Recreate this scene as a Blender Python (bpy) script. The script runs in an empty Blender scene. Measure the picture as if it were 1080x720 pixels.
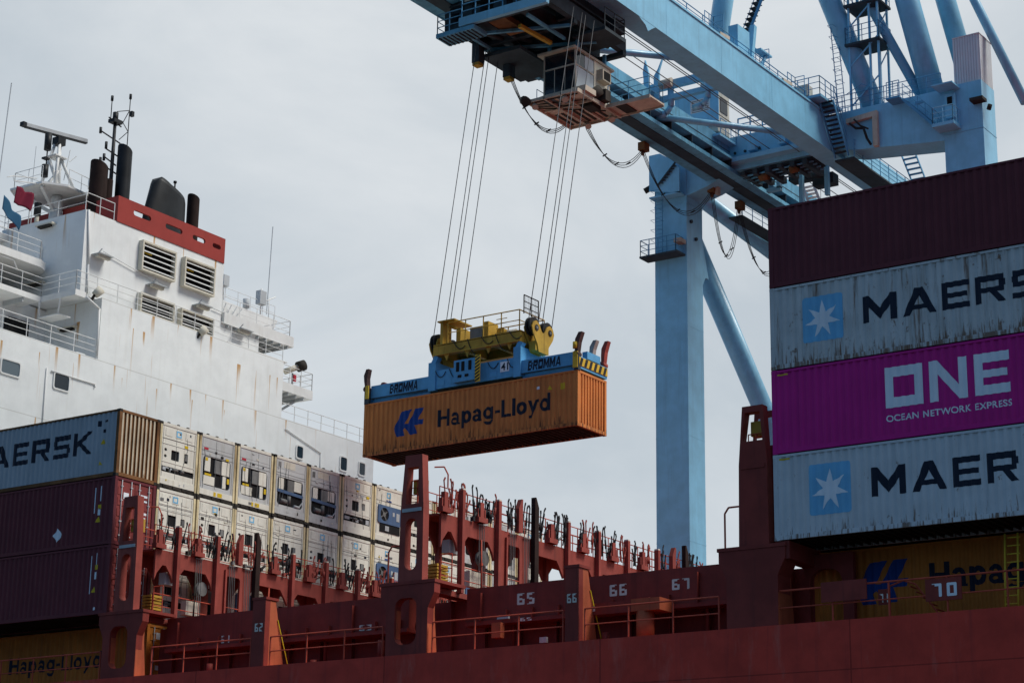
import bpy, bmesh, math, random
from mathutils import Vector, Matrix
random.seed(7)
R = math.radians
sc = bpy.context.scene
COL = sc.collection

# ------------------------------------------------------------------ camera, sky, sun, exposure
cam_d = bpy.data.cameras.new("camera")
cam = bpy.data.objects.new("camera", cam_d)
COL.objects.link(cam)
cam_d.sensor_width = 36.0
cam_d.lens = 72.09
cam_d.clip_end = 20000.0
_yaw, _pit, _rol = 0.60484, 0.28279, 0.01480
_f = Vector((-math.sin(_yaw) * math.cos(_pit), math.cos(_yaw) * math.cos(_pit), math.sin(_pit)))
_r0 = Vector((math.cos(_yaw), math.sin(_yaw), 0))
_u0 = _r0.cross(_f)
_r = _r0 * math.cos(_rol) + _u0 * math.sin(_rol)
_u = -_r0 * math.sin(_rol) + _u0 * math.cos(_rol)
_m = Matrix((_r, _u, -_f)).transposed().to_4x4()
_m.translation = Vector((0, 0, 6.0))
cam.matrix_world = _m
sc.camera = cam

SUN_EL, SUN_AZ = R(53), R(24)          # azimuth measured from +X towards +Y
world = bpy.data.worlds.new("World")
sc.world = world
world.use_nodes = True
wn, wl = world.node_tree.nodes, world.node_tree.links
wn.clear()
w_out = wn.new("ShaderNodeOutputWorld")
w_mix = wn.new("ShaderNodeMixShader")
w_sky = wn.new("ShaderNodeTexSky")
w_sky.sky_type = 'NISHITA'
w_sky.sun_disc = False
w_sky.sun_elevation = SUN_EL
w_sky.sun_rotation = math.pi / 2 - SUN_AZ
w_b1 = wn.new("ShaderNodeBackground")
w_b1.inputs[1].default_value = 0.06
wl.new(w_sky.outputs[0], w_b1.inputs[0])
w_tc = wn.new("ShaderNodeTexCoord")
w_mp = wn.new("ShaderNodeMapping")
w_mp.inputs["Scale"].default_value = (1.0, 1.0, 2.2)
wl.new(w_tc.outputs["Generated"], w_mp.inputs[0])
w_nz = wn.new("ShaderNodeTexNoise")
w_nz.inputs["Scale"].default_value = 2.6
w_nz.inputs["Detail"].default_value = 7
w_nz.inputs["Roughness"].default_value = 0.55
w_nz.inputs["Distortion"].default_value = 0.6
wl.new(w_mp.outputs[0], w_nz.inputs["Vector"])
w_rp = wn.new("ShaderNodeValToRGB")
w_rp.color_ramp.elements[0].position = 0.39
w_rp.color_ramp.elements[0].color = (0.575, 0.64, 0.695, 1)
w_rp.color_ramp.elements[1].position = 0.63
w_rp.color_ramp.elements[1].color = (0.77, 0.81, 0.84, 1)
wl.new(w_nz.outputs[0], w_rp.inputs[0])
w_b2 = wn.new("ShaderNodeBackground")
w_b2.inputs[1].default_value = 1.0
w_sep = wn.new("ShaderNodeSeparateXYZ")                     # sky behind the camera dimmed and tinted blue to deepen the shaded sides
wl.new(w_tc.outputs["Generated"], w_sep.inputs[0])
w_mr = wn.new("ShaderNodeMapRange"); w_mr.interpolation_type = 'SMOOTHSTEP'
w_mr.inputs[1].default_value = -0.45
w_mr.inputs[2].default_value = 0.30
wl.new(w_sep.outputs[1], w_mr.inputs[0])
w_dk = wn.new("ShaderNodeMix"); w_dk.data_type = 'RGBA'; w_dk.blend_type = 'MULTIPLY'; w_dk.inputs[0].default_value = 1.0
w_tn = wn.new("ShaderNodeMix"); w_tn.data_type = 'RGBA'
w_tn.inputs[6].default_value = (0.19, 0.34, 0.57, 1)
w_tn.inputs[7].default_value = (1, 1, 1, 1)
wl.new(w_mr.outputs[0], w_tn.inputs[0])
wl.new(w_rp.outputs[0], w_dk.inputs[6]); wl.new(w_tn.outputs[2], w_dk.inputs[7])
wl.new(w_dk.outputs[2], w_b2.inputs[0])
w_mix.inputs[0].default_value = 0.90
wl.new(w_b1.outputs[0], w_mix.inputs[1])
wl.new(w_b2.outputs[0], w_mix.inputs[2])
wl.new(w_mix.outputs[0], w_out.inputs[0])

sun_d = bpy.data.lights.new("sun", 'SUN')
sun_d.energy = 3.15
sun_d.angle = R(24)
sun_d.color = (1.0, 0.965, 0.90)
sun = bpy.data.objects.new("sun", sun_d)
COL.objects.link(sun)
_sd = Vector((math.cos(SUN_EL) * math.cos(SUN_AZ), math.cos(SUN_EL) * math.sin(SUN_AZ), math.sin(SUN_EL)))
sun.rotation_euler = _sd.to_track_quat('Z', 'Y').to_euler()
sun.location = (0, 0, 200)

vs = sc.view_settings
vs.view_transform = 'Standard'
vs.look = 'None'
vs.gamma = 1.0
vs.use_curve_mapping = False
vs.exposure = 0.0
sc.cycles.max_bounces = 6
sc.cycles.diffuse_bounces = 3

# ------------------------------------------------------------------ materials
def steel(name, col, rough=0.55, var=0.12, streak=0.25, dirt=(0.05, 0.04, 0.035), rust=0.0, rustc=(0.16, 0.065, 0.022),
          metal=0.0, scale=1.0, lowrust=0.0, spots=0.0, bump=0.0, spec=0.18):
    """painted steel: blotchy tone, vertical run-off streaks, rust runs and rust spots"""
    m = bpy.data.materials.new(name)
    m.use_nodes = True
    n, l = m.node_tree.nodes, m.node_tree.links
    b = n["Principled BSDF"]
    b.inputs["Roughness"].default_value = rough
    b.inputs["Metallic"].default_value = metal
    b.inputs["Specular IOR Level"].default_value = spec
    tc = n.new("ShaderNodeTexCoord")
    oi = n.new("ShaderNodeObjectInfo")
    mul = n.new("ShaderNodeMath"); mul.operation = 'MULTIPLY'; mul.inputs[1].default_value = 97.0
    l.new(oi.outputs["Random"], mul.inputs[0])
    add = n.new("ShaderNodeVectorMath"); add.operation = 'ADD'
    l.new(tc.outputs["Object"], add.inputs[0]); l.new(mul.outputs[0], add.inputs[1])
    def noise(sx, sy, sz, s, det, lo, hi, ro=0.6):
        mp = n.new("ShaderNodeMapping"); mp.inputs["Scale"].default_value = (sx, sy, sz)
        l.new(add.outputs[0], mp.inputs[0])
        t = n.new("ShaderNodeTexNoise"); t.inputs["Scale"].default_value = s * scale
        t.inputs["Detail"].default_value = det; t.inputs["Roughness"].default_value = ro
        l.new(mp.outputs[0], t.inputs["Vector"])
        r = n.new("ShaderNodeMapRange"); r.interpolation_type = 'SMOOTHSTEP'
        r.inputs[1].default_value = lo; r.inputs[2].default_value = hi
        l.new(t.outputs[0], r.inputs[0])
        return r.outputs[0]
    def mixc(fac, a, c, mode='MIX', k=1.0):
        x = n.new("ShaderNodeMix"); x.data_type = 'RGBA'; x.blend_type = mode
        if k != 1.0:
            q = n.new("ShaderNodeMath"); q.operation = 'MULTIPLY'; q.inputs[1].default_value = k
            l.new(fac, q.inputs[0]); fac = q.outputs[0]
        l.new(fac, x.inputs[0])
        for s, v in ((6, a), (7, c)):
            if isinstance(v, tuple): x.inputs[s].default_value = (*v, 1)
            else: l.new(v, x.inputs[s])
        return x.outputs[2]
    lo = tuple(max(0, c * (1 - var)) for c in col); hi = tuple(min(1, c * (1 + var)) for c in col)
    c = mixc(noise(1, 1, 1, 0.9, 6, 0.3, 0.7), lo, hi)
    if streak: c = mixc(noise(5, 5, 0.25, 0.8, 5, 0.5, 0.78), c, dirt, k=streak)
    if rust:
        c = mixc(noise(4, 4, 0.35, 0.9, 8, 0.74 - rust * 0.4, 0.86 - rust * 0.3, 0.68), c, rustc, k=0.85)
    if spots:
        c = mixc(noise(1.6, 1.6, 1.0, 2.4, 9, 0.70 - spots * 0.22, 0.76 - spots * 0.16, 0.7), c, rustc, k=0.9)
    if lowrust:
        sz = n.new("ShaderNodeSeparateXYZ"); l.new(tc.outputs["Object"], sz.inputs[0])
        mp = n.new("ShaderNodeMapping"); mp.inputs["Scale"].default_value = (6.5, 6.5, 0.5); l.new(add.outputs[0], mp.inputs[0])
        t = n.new("ShaderNodeTexNoise"); t.inputs["Scale"].default_value = 1.3; t.inputs["Detail"].default_value = 8; t.inputs["Roughness"].default_value = 0.72
        l.new(mp.outputs[0], t.inputs["Vector"])
        h = n.new("ShaderNodeMapRange"); h.inputs[1].default_value = 0.1; h.inputs[2].default_value = 1.15
        h.inputs[3].default_value = 0.12 * lowrust; h.inputs[4].default_value = -0.12
        l.new(sz.outputs[2], h.inputs[0])
        sm = n.new("ShaderNodeMath"); sm.operation = 'ADD'; l.new(t.outputs[0], sm.inputs[0]); l.new(h.outputs[0], sm.inputs[1])
        r = n.new("ShaderNodeMapRange"); r.interpolation_type = 'SMOOTHSTEP'; r.inputs[1].default_value = 0.56; r.inputs[2].default_value = 0.66
        l.new(sm.outputs[0], r.inputs[0])
        c = mixc(r.outputs[0], c, rustc, k=0.85)
    l.new(c, b.inputs["Base Color"])
    if bump:
        bp = n.new("ShaderNodeBump"); bp.inputs["Strength"].default_value = bump; bp.inputs["Distance"].default_value = 0.03
        l.new(noise(1, 1, 1, 2.2, 4, 0.2, 0.8), bp.inputs["Height"])
        l.new(bp.outputs[0], b.inputs["Normal"])
    return m

def white_paint(name, col, seams):
    """white superstructure paint: rust runs that start at given heights and fade downwards"""
    m = steel(name, col, rough=0.5, var=0.05, streak=0.10, dirt=(0.42, 0.36, 0.26), bump=0.05)
    n, l = m.node_tree.nodes, m.node_tree.links
    b = n["Principled BSDF"]
    src = b.inputs["Base Color"].links[0].from_socket
    geo = n.new("ShaderNodeNewGeometry")
    sep = n.new("ShaderNodeSeparateXYZ"); l.new(geo.outputs["Position"], sep.inputs[0])
    def math_(op, a, c=None):
        q = n.new("ShaderNodeMath"); q.operation = op
        for i, v in enumerate((a, c)):
            if v is None: continue
            if isinstance(v, (int, float)): q.inputs[i].default_value = v
            else: l.new(v, q.inputs[i])
        return q.outputs[0]
    hz = math_('ADD', math_('MULTIPLY', sep.outputs[0], 0.83), sep.outputs[1])
    col_s = src
    for k, (z0, ln, thr) in enumerate(seams):
        t = n.new("ShaderNodeTexNoise"); t.noise_dimensions = '2D'
        t.inputs["Scale"].default_value = 1.0; t.inputs["Detail"].default_value = 3
        cv = n.new("ShaderNodeCombineXYZ")
        l.new(math_('ADD', math_('MULTIPLY', hz, 2.6), 13.7 * k), cv.inputs[0])
        l.new(math_('MULTIPLY', sep.outputs[2], 0.09), cv.inputs[1])
        l.new(cv.outputs[0], t.inputs["Vector"])
        r = n.new("ShaderNodeMapRange"); r.inputs[1].default_value = thr; r.inputs[2].default_value = thr + 0.035
        l.new(t.outputs[0], r.inputs[0])
        d = math_('DIVIDE', math_('SUBTRACT', z0, sep.outputs[2]), ln)        # 0 at seam, 1 at end of run
        below = math_('GREATER_THAN', d, 0.0)
        q = n.new("ShaderNodeMath"); q.operation = 'SUBTRACT'; q.use_clamp = True
        q.inputs[0].default_value = 1.0; l.new(d, q.inputs[1])
        fac = math_('MULTIPLY', math_('MULTIPLY', r.outputs[0], math_('POWER', q.outputs[0], 1.6)), math_('MULTIPLY', below, 0.95))
        x = n.new("ShaderNodeMix"); x.data_type = 'RGBA'
        l.new(fac, x.inputs[0]); l.new(col_s, x.inputs[6]); x.inputs[7].default_value = (0.46, 0.23, 0.045, 1)
        col_s = x.outputs[2]
        # plate seam line
        if z0 in (37.2, 34.3): continue
        ln_ = math_('LESS_THAN', math_('ABSOLUTE', math_('SUBTRACT', z0, sep.outputs[2])), 0.022)
        x = n.new("ShaderNodeMix"); x.data_type = 'RGBA'
        l.new(math_('MULTIPLY', ln_, 0.45), x.inputs[0]); l.new(col_s, x.inputs[6]); x.inputs[7].default_value = (0.36, 0.33, 0.28, 1)
        col_s = x.outputs[2]
    l.new(col_s, b.inputs["Base Color"])
    return m

def glass(name, col, rough=0.08):
    m = bpy.data.materials.new(name); m.use_nodes = True
    b = m.node_tree.nodes["Principled BSDF"]
    b.inputs["Base Color"].default_value = (*col, 1)
    b.inputs["Roughness"].default_value = rough
    b.inputs["Specular IOR Level"].default_value = 0.6
    return m

M = {}
M['hull'] = steel('hull_red', (0.54, 0.052, 0.032), rough=0.6, var=0.14, streak=0.35, dirt=(0.12, 0.025, 0.03), rust=0.12, rustc=(0.20, 0.05, 0.03), bump=0.12)
M['shipred'] = steel('ship_red', (0.22, 0.036, 0.027), rough=0.6, var=0.18, streak=0.4, dirt=(0.04, 0.016, 0.016), rust=0.2, spots=0.1)
M['bridge'] = steel('lashing_red', (0.27, 0.057, 0.043), rough=0.65, var=0.2, streak=0.4, dirt=(0.06, 0.022, 0.018), rust=0.22, spots=0.15)
M['orange'] = steel('primer_orange', (0.42, 0.10, 0.045), rough=0.65, var=0.2, streak=0.35, dirt=(0.10, 0.03, 0.02), rust=0.2)  # orange fittings, and +X sides of posts with the sun put into the colour
M['railred'] = steel('rail_red', (0.46, 0.075, 0.042), rough=0.6, var=0.2, streak=0.3)  # pushed towards orange: sun on the rails put into the colour
M['white'] = white_paint('house_white', (0.75, 0.765, 0.755), [(43.0, 2.4, 0.66), (38.25, 1.6, 0.655), (37.2, 3.2, 0.675), (34.85, 1.7, 0.635), (34.3, 2.9, 0.655), (30.9, 2.5, 0.655)])
M['whitetrim'] = steel('trim_white', (0.72, 0.72, 0.70), rough=0.5, var=0.06, streak=0.12, dirt=(0.3, 0.2, 0.1), rust=0.06)
M['greytrim'] = steel('trim_grey', (0.42, 0.44, 0.45), rough=0.5, var=0.1, streak=0.2)
M['band'] = steel('funnel_red', (0.31, 0.045, 0.036), rough=0.55, var=0.08, streak=0.15, dirt=(0.12, 0.02, 0.02))
M['black'] = steel('soot_black', (0.012, 0.012, 0.013), rough=0.75, var=0.3, streak=0.2)
M['pipeblack'] = steel('pipe_black', (0.020, 0.022, 0.024), rough=0.45, var=0.3, streak=0.2)
M['sooty'] = steel('sooty_rust', (0.022, 0.012, 0.010), rough=0.85, var=0.4, streak=0.3, rust=0.1, rustc=(0.07, 0.025, 0.015))
M['dark'] = steel('dark_hole', (0.010, 0.010, 0.011), rough=0.8, var=0.2, streak=0)
M['grime'] = steel('grime', (0.035, 0.031, 0.026), rough=0.8, var=0.4, streak=0.3)  # dark tone for dirt, and for shadow gaps between the reefers
M['machine'] = steel('machine_grey', (0.16, 0.16, 0.155), rough=0.5, var=0.3, streak=0.3)
M['rope'] = steel('wire_rope', (0.10, 0.10, 0.105), rough=0.5, var=0.2, streak=0)
M['cable'] = steel('cable_black', (0.02, 0.02, 0.022), rough=0.6, var=0.1, streak=0)
M['crane'] = steel('crane_blue', (0.205, 0.50, 0.69), rough=0.36, spec=0.7, var=0.10, streak=0.36, dirt=(0.11, 0.24, 0.34), rust=0.14, rustc=(0.20, 0.13, 0.08), bump=0.04)
M['cranerail'] = steel('crane_rail_blue', (0.09, 0.29, 0.48), rough=0.5, var=0.1, streak=0.1)
M['craneold'] = steel('crane_blue_worn', (0.12, 0.33, 0.47), rough=0.5, var=0.2, streak=0.5, dirt=(0.035, 0.045, 0.055), rust=0.34, spots=0.2, rustc=(0.11, 0.06, 0.03))
M['cranedark'] = steel('greasy_steel', (0.035, 0.050, 0.060), rough=0.6, var=0.3, streak=0.4, rust=0.15)
M['greasyrail'] = steel('greasy_rail', (0.05, 0.035, 0.025), rough=0.6, var=0.4, streak=0.4, rust=0.25)
M['cabtan'] = steel('cab_tan', (0.47, 0.41, 0.33), rough=0.7, var=0.18, streak=0.4, dirt=(0.12, 0.09, 0.06), rust=0.10, spots=0.06)
M['cream'] = steel('cream', (0.62, 0.58, 0.48), rough=0.6, var=0.08, streak=0.25)
M['cladding'] = steel('pale_cladding', (0.66, 0.67, 0.68), rough=0.6, var=0.04, streak=0.06)
M['yellow'] = steel('machine_yellow', (0.46, 0.28, 0.04), rough=0.55, var=0.22, streak=0.55, dirt=(0.09, 0.05, 0.012), rust=0.12)
M['yellowbright'] = steel('safety_yellow', (0.62, 0.42, 0.04), rough=0.55, var=0.15, streak=0.25)
M['blackpaint'] = steel('black_paint', (0.02, 0.02, 0.02), rough=0.6, var=0.2, streak=0)
M['spreader'] = steel('spreader_blue', (0.10, 0.34, 0.58), rough=0.45, var=0.14, streak=0.35, dirt=(0.03, 0.05, 0.07), rust=0.08)
M['flipred'] = steel('flipper_red', (0.30, 0.055, 0.04), rough=0.6, var=0.3, streak=0.5, rust=0.3)
M['flipdark'] = steel('flipper_worn', (0.07, 0.035, 0.03), rough=0.6, var=0.4, streak=0.4, rust=0.3)
M['flippale'] = steel('flipper_pale', (0.36, 0.33, 0.30), rough=0.6, var=0.3, streak=0.5, rust=0.4)
M['c_orange'] = steel('box_orange', (0.56, 0.20, 0.052), rough=0.6, var=0.1, streak=0.45, dirt=(0.16, 0.06, 0.03), rust=0.10, lowrust=0.85, rustc=(0.07, 0.03, 0.015))
M['c_orangedim'] = steel('box_orange_worn', (0.52, 0.18, 0.03), rough=0.65, var=0.15, streak=0.45, dirt=(0.12, 0.05, 0.02), rust=0.1)
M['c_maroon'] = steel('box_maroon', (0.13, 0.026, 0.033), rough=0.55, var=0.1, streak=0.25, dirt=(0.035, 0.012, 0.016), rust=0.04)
M['c_maroonred'] = steel('box_maroon_sunned', (0.22, 0.045, 0.042), rough=0.6, var=0.12, streak=0.3, dirt=(0.07, 0.02, 0.02), rust=0.1)  # redder maroon for the doors
M['c_grey'] = steel('box_grey', (0.36, 0.40, 0.43), rough=0.55, var=0.06, streak=0.2, dirt=(0.14, 0.17, 0.19), rust=0.03)  # same paint as the pale grey boxes, dimmer exposure put into the colour
M['c_greypale'] = steel('box_grey_pale', (0.54, 0.57, 0.585), rough=0.55, var=0.07, streak=0.25, dirt=(0.18, 0.20, 0.20), rust=0.26, spots=0.38, lowrust=0.6, rustc=(0.13, 0.065, 0.03))
M['c_greyrust'] = steel('box_grey_rusty', (0.52, 0.53, 0.52), rough=0.6, var=0.1, streak=0.55, dirt=(0.16, 0.14, 0.11), rust=0.50, spots=0.48, lowrust=1.0, rustc=(0.15, 0.07, 0.028))
M['c_magenta'] = steel('box_magenta', (0.52, 0.014, 0.215), rough=0.5, var=0.06, streak=0.2, dirt=(0.12, 0.01, 0.07), rust=0.0)
M['rustend'] = steel('rust_groove', (0.15, 0.065, 0.022), rough=0.8, var=0.35, streak=0.4, dirt=(0.08, 0.035, 0.012), rust=0.3)
M['paleend'] = steel('rusting_pale', (0.52, 0.45, 0.33), rough=0.7, var=0.2, streak=0.75, dirt=(0.28, 0.14, 0.04), rust=0.42, lowrust=0.8, rustc=(0.17, 0.075, 0.02))
M['postrust'] = steel('rusty_post', (0.16, 0.075, 0.03), rough=0.8, var=0.4, streak=0.5, dirt=(0.04, 0.025, 0.015), rust=0.3)
M['r_white'] = steel('reefer_white', (0.72, 0.70, 0.61), rough=0.55, var=0.08, streak=0.5, dirt=(0.36, 0.30, 0.19), rust=0.14, rustc=(0.36, 0.22, 0.07))
M['r_grey'] = steel('reefer_grey', (0.50, 0.51, 0.50), rough=0.5, var=0.08, streak=0.5, dirt=(0.28, 0.26, 0.2), rust=0.10, rustc=(0.36, 0.24, 0.08))
M['r_post'] = steel('reefer_post', (0.62, 0.53, 0.32), rough=0.65, var=0.3, streak=0.9, dirt=(0.26, 0.15, 0.05), rust=0.5, rustc=(0.22, 0.11, 0.03))
M['r_blue'] = steel('reefer_unit_blue', (0.075, 0.13, 0.24), rough=0.5, var=0.15, streak=0.2)
M['navy'] = steel('navy_letter', (0.010, 0.016, 0.032), rough=0.6, var=0.1, streak=0.1, dirt=(0.05, 0.04, 0.03), rust=0.05)
M['hlblue'] = steel('emblem_blue', (0.012, 0.055, 0.24), rough=0.6, var=0.1, streak=0.15)
M['letterwhite'] = steel('letter_white', (0.74, 0.78, 0.82), rough=0.55, var=0.05, streak=0.12, dirt=(0.4, 0.4, 0.42))
M['starblue'] = steel('emblem_skyblue', (0.17, 0.46, 0.70), rough=0.55, var=0.08, streak=0.2, dirt=(0.12, 0.2, 0.26), rust=0.06)
M['tagyellow'] = steel('tag_yellow', (0.62, 0.43, 0.02), rough=0.5, var=0.05, streak=0)
M['tagred'] = steel('tag_red', (0.45, 0.03, 0.05), rough=0.5, var=0.05, streak=0)
M['numberwhite'] = steel('number_white', (0.66, 0.62, 0.55), rough=0.6, var=0.1, streak=0.3, rust=0.2)
M['glassdark'] = glass('dark_glass', (0.012, 0.018, 0.025))
M['glasspale'] = glass('window_glass', (0.10, 0.13, 0.15))
M['glasssky'] = glass('sky_glass', (0.38, 0.42, 0.45), 0.04)  # bright sky in the cab's side windows, painted as a pale glass colour
M['flagred'] = steel('flag_red', (0.15, 0.014, 0.032), rough=0.9, var=0.1, streak=0)
M['flagblue'] = steel('flag_blue', (0.03, 0.10, 0.18), rough=0.9, var=0.1, streak=0)
M['concrete'] = steel('quay_concrete', (0.055, 0.055, 0.055), rough=0.9, var=0.2, streak=0)  # dark asphalt, chosen to keep bounced light off the crane's undersides

def plate_lines(m, step_x, zs, dark=0.5):
    n, l = m.node_tree.nodes, m.node_tree.links
    b = n["Principled BSDF"]; src = b.inputs["Base Color"].links[0].from_socket
    geo = n.new("ShaderNodeNewGeometry"); sep = n.new("ShaderNodeSeparateXYZ"); l.new(geo.outputs["Position"], sep.inputs[0])
    def mt(op, a, c):
        q = n.new("ShaderNodeMath"); q.operation = op
        for i, v in enumerate((a, c)):
            if isinstance(v, (int, float)): q.inputs[i].default_value = v
            else: l.new(v, q.inputs[i])
        return q.outputs[0]
    fac = mt('LESS_THAN', mt('PINGPONG', sep.outputs[0], step_x / 2), 0.025)
    for z in zs: fac = mt('MAXIMUM', fac, mt('LESS_THAN', mt('ABSOLUTE', mt('SUBTRACT', sep.outputs[2], z), 0), 0.02))
    x = n.new("ShaderNodeMix"); x.data_type = 'RGBA'; x.blend_type = 'MULTIPLY'
    l.new(mt('MULTIPLY', fac, dark), x.inputs[0]); l.new(src, x.inputs[6]); x.inputs[7].default_value = (0.25, 0.25, 0.25, 1)
    t = n.new("ShaderNodeTexNoise"); t.inputs["Scale"].default_value = 1.0; t.inputs["Detail"].default_value = 9; t.inputs["Roughness"].default_value = .7
    mp = n.new("ShaderNodeMapping"); mp.inputs["Scale"].default_value = (0.9, 0.9, 0.22); l.new(geo.outputs["Position"], mp.inputs[0]); l.new(mp.outputs[0], t.inputs["Vector"])
    r = n.new("ShaderNodeMapRange"); r.inputs[1].default_value = .56; r.inputs[2].default_value = .72; l.new(t.outputs[0], r.inputs[0])
    y = n.new("ShaderNodeMix"); y.data_type = 'RGBA'
    l.new(mt('MULTIPLY', r.outputs[0], .35), y.inputs[0]); l.new(x.outputs[2], y.inputs[6]); y.inputs[7].default_value = (0.50, 0.22, 0.17, 1)
    l.new(y.outputs[2], b.inputs["Base Color"])
plate_lines(M['hull'], 9.4, (14.35, 11.9), 0.55)
mw = bpy.data.materials.new('harbour_water'); mw.use_nodes = True
_b = mw.node_tree.nodes["Principled BSDF"]
_b.inputs["Base Color"].default_value = (0.012, 0.022, 0.022, 1); _b.inputs["Roughness"].default_value = 0.12
_n = mw.node_tree.nodes.new("ShaderNodeTexNoise"); _n.inputs["Scale"].default_value = 0.35; _n.inputs["Detail"].default_value = 6
_t = mw.node_tree.nodes.new("ShaderNodeTexCoord"); mw.node_tree.links.new(_t.outputs["Object"], _n.inputs["Vector"])
_p = mw.node_tree.nodes.new("ShaderNodeBump"); _p.inputs["Strength"].default_value = 0.5; _p.inputs["Distance"].default_value = 0.6
mw.node_tree.links.new(_n.outputs[0], _p.inputs["Height"]); mw.node_tree.links.new(_p.outputs[0], _b.inputs["Normal"])

# ------------------------------------------------------------------ mesh helpers
def V(*a): return Vector(a)

class MB:
    def __init__(s): s.v = []; s.f = []; s.m = []; s.mats = []; s.cur = 0; s.smooth = []; s.sm = False
    def mat(s, m):
        if m not in s.mats: s.mats.append(m)
        s.cur = s.mats.index(m); return s
    def add(s, vs, fs):
        o = len(s.v); s.v += [tuple(v) for v in vs]
        for f in fs: s.f.append([i + o for i in f]); s.m.append(s.cur); s.smooth.append(s.sm)
        return s
    def box(s, x0, x1, y0, y1, z0, z1):
        return s.add([(x, y, z) for z in (z0, z1) for y in (y0, y1) for x in (x0, x1)],
                     [(0, 2, 3, 1), (4, 5, 7, 6), (0, 1, 5, 4), (1, 3, 7, 5), (3, 2, 6, 7), (2, 0, 4, 6)])
    def bar(s, a, b, w, h, up=(0, 0, 1)):
        a, b, up = V(*a), V(*b), V(*up)
        d = (b - a).normalized()
        if abs(d.dot(up)) > 0.99: up = V(1, 0, 0)
        x = d.cross(up).normalized(); y = x.cross(d)
        c = [(-1, -1), (1, -1), (1, 1), (-1, 1)]
        return s.add([p + x * (i * w / 2) + y * (j * h / 2) for p in (a, b) for i, j in c],
                     [(3, 2, 1, 0), (4, 5, 6, 7), (0, 1, 5, 4), (1, 2, 6, 5), (2, 3, 7, 6), (3, 0, 4, 7)])
    def tube(s, a, b, r, n=6, r2=None, cap=True):
        a, b = V(*a), V(*b); r2 = r if r2 is None else r2
        d = (b - a).normalized(); up = V(0, 0, 1) if abs(d.z) < 0.95 else V(1, 0, 0)
        x = d.cross(up).normalized(); y = x.cross(d)
        ring = [(math.cos(2 * math.pi * k / n), math.sin(2 * math.pi * k / n)) for k in range(n)]
        vs = [a + (x * c + y * q) * r for c, q in ring] + [b + (x * c + y * q) * r2 for c, q in ring]
        was = s.sm; s.sm = n > 5
        s.add(vs, [(k, (k + 1) % n, n + (k + 1) % n, n + k) for k in range(n)])
        s.sm = False
        if cap:
            o = len(s.v) - 2 * n
            s.f += [[o + k for k in range(n)][::-1], [o + n + k for k in range(n)]]; s.m += [s.cur] * 2; s.smooth += [False] * 2
        s.sm = was
        return s
    def path(s, pts, r, n=5):
        for a, b in zip(pts, pts[1:]): s.tube(a, b, r, n)
        return s
    def plate(s, loops, P, t):
        """flat plate with holes: loops of 2-D points, P(u, v, w) -> xyz, thickness t along w"""
        bm = bmesh.new(); es = []; flat = []; rings = []
        for lp in loops:
            vs = [bm.verts.new((u, v, 0)) for u, v in lp]
            rings.append((len(flat), len(lp))); flat += lp
            es += [bm.edges.new((vs[i], vs[(i + 1) % len(vs)])) for i in range(len(vs))]
        bm.verts.index_update()
        bmesh.ops.triangle_fill(bm, use_beauty=True, edges=es)
        bm.verts.index_update()
        tri = [[v.index for v in f.verts] for f in bm.faces]; bm.free()
        n = len(flat)
        vs = [P(u, v, 0) for u, v in flat] + [P(u, v, t) for u, v in flat]
        fs = tri + [[i + n for i in f][::-1] for f in tri]
        for o, k in rings: fs += [[o + i, o + (i + 1) % k, o + (i + 1) % k + n, o + i + n] for i in range(k)]
        return s.add(vs, fs)
    def rail(s, pts, h=1.05, step=1.5, r=0.024, mids=2, n=5):
        pts = [V(*p) for p in pts]
        for a, b in zip(pts, pts[1:]):
            L = (b - a).length; k = max(1, round(L / step))
            for i in range(k + 1):
                p = a.lerp(b, i / k); s.tube(p, p + V(0, 0, h), r, n)
            for j in range(mids + 1):
                z = h * (j + 1) / (mids + 1); s.tube(a + V(0, 0, z), b + V(0, 0, z), r if j == mids else r * 0.75, n)
        return s
    def build(s, name, m=None, parent=None, off=(0, 0, 0)):
        me = bpy.data.meshes.new(name)
        me.from_pydata([(x - off[0], y - off[1], z - off[2]) for x, y, z in s.v], [], s.f)
        if s.mats:
            for q in s.mats: me.materials.append(q)
            me.polygons.foreach_set("material_index", s.m)
        elif m: me.materials.append(m)
        me.polygons.foreach_set("use_smooth", s.smooth)
        bm = bmesh.new(); bm.from_mesh(me); bmesh.ops.recalc_face_normals(bm, faces=bm.faces); bm.to_mesh(me); bm.free()
        o = bpy.data.objects.new(name, me); COL.objects.link(o)
        if parent: o.parent = parent
        return o

def tag(o, label=None, cat=None, group=None, kind=None):
    if label: o["label"] = label
    if cat: o["category"] = cat
    if group: o["group"] = group
    if kind: o["kind"] = kind
    return o

class Thing:
    """an Empty at the thing's base; parts are given in world coordinates"""
    def __init__(s, name, label, cat, loc, group=None):
        s.root = bpy.data.objects.new(name, None); COL.objects.link(s.root)
        s.root.location = loc; s.off = loc; s.root.empty_display_size = 0.5
        tag(s.root, label, cat, group)
    def part(s, name, mb, m=None, parent=None, label=None):
        o = mb.build(name, m, parent or s.root, s.off)
        if label: o["label"] = label
        return o

def copy_tree(o, parent=None):
    c = o.copy(); COL.objects.link(c); c.parent = parent
    for ch in list(o.children): copy_tree(ch, c)
    return c

def rrect(u0, u1, v0, v1, r, n=5, top=True, bot=True):
    p = []
    for cx, cy, a0, on in ((u1 - r, v1 - r, 0, top), (u0 + r, v1 - r, 90, top), (u0 + r, v0 + r, 180, bot), (u1 - r, v0 + r, 270, bot)):
        if on: p += [(cx + r * math.cos(R(a0 + 90 * k / n)), cy + r * math.sin(R(a0 + 90 * k / n))) for k in range(n + 1)]
        else: p.append((u1 if a0 in (0, 270) else u0, v1 if a0 < 180 else v0))
    return p

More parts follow.
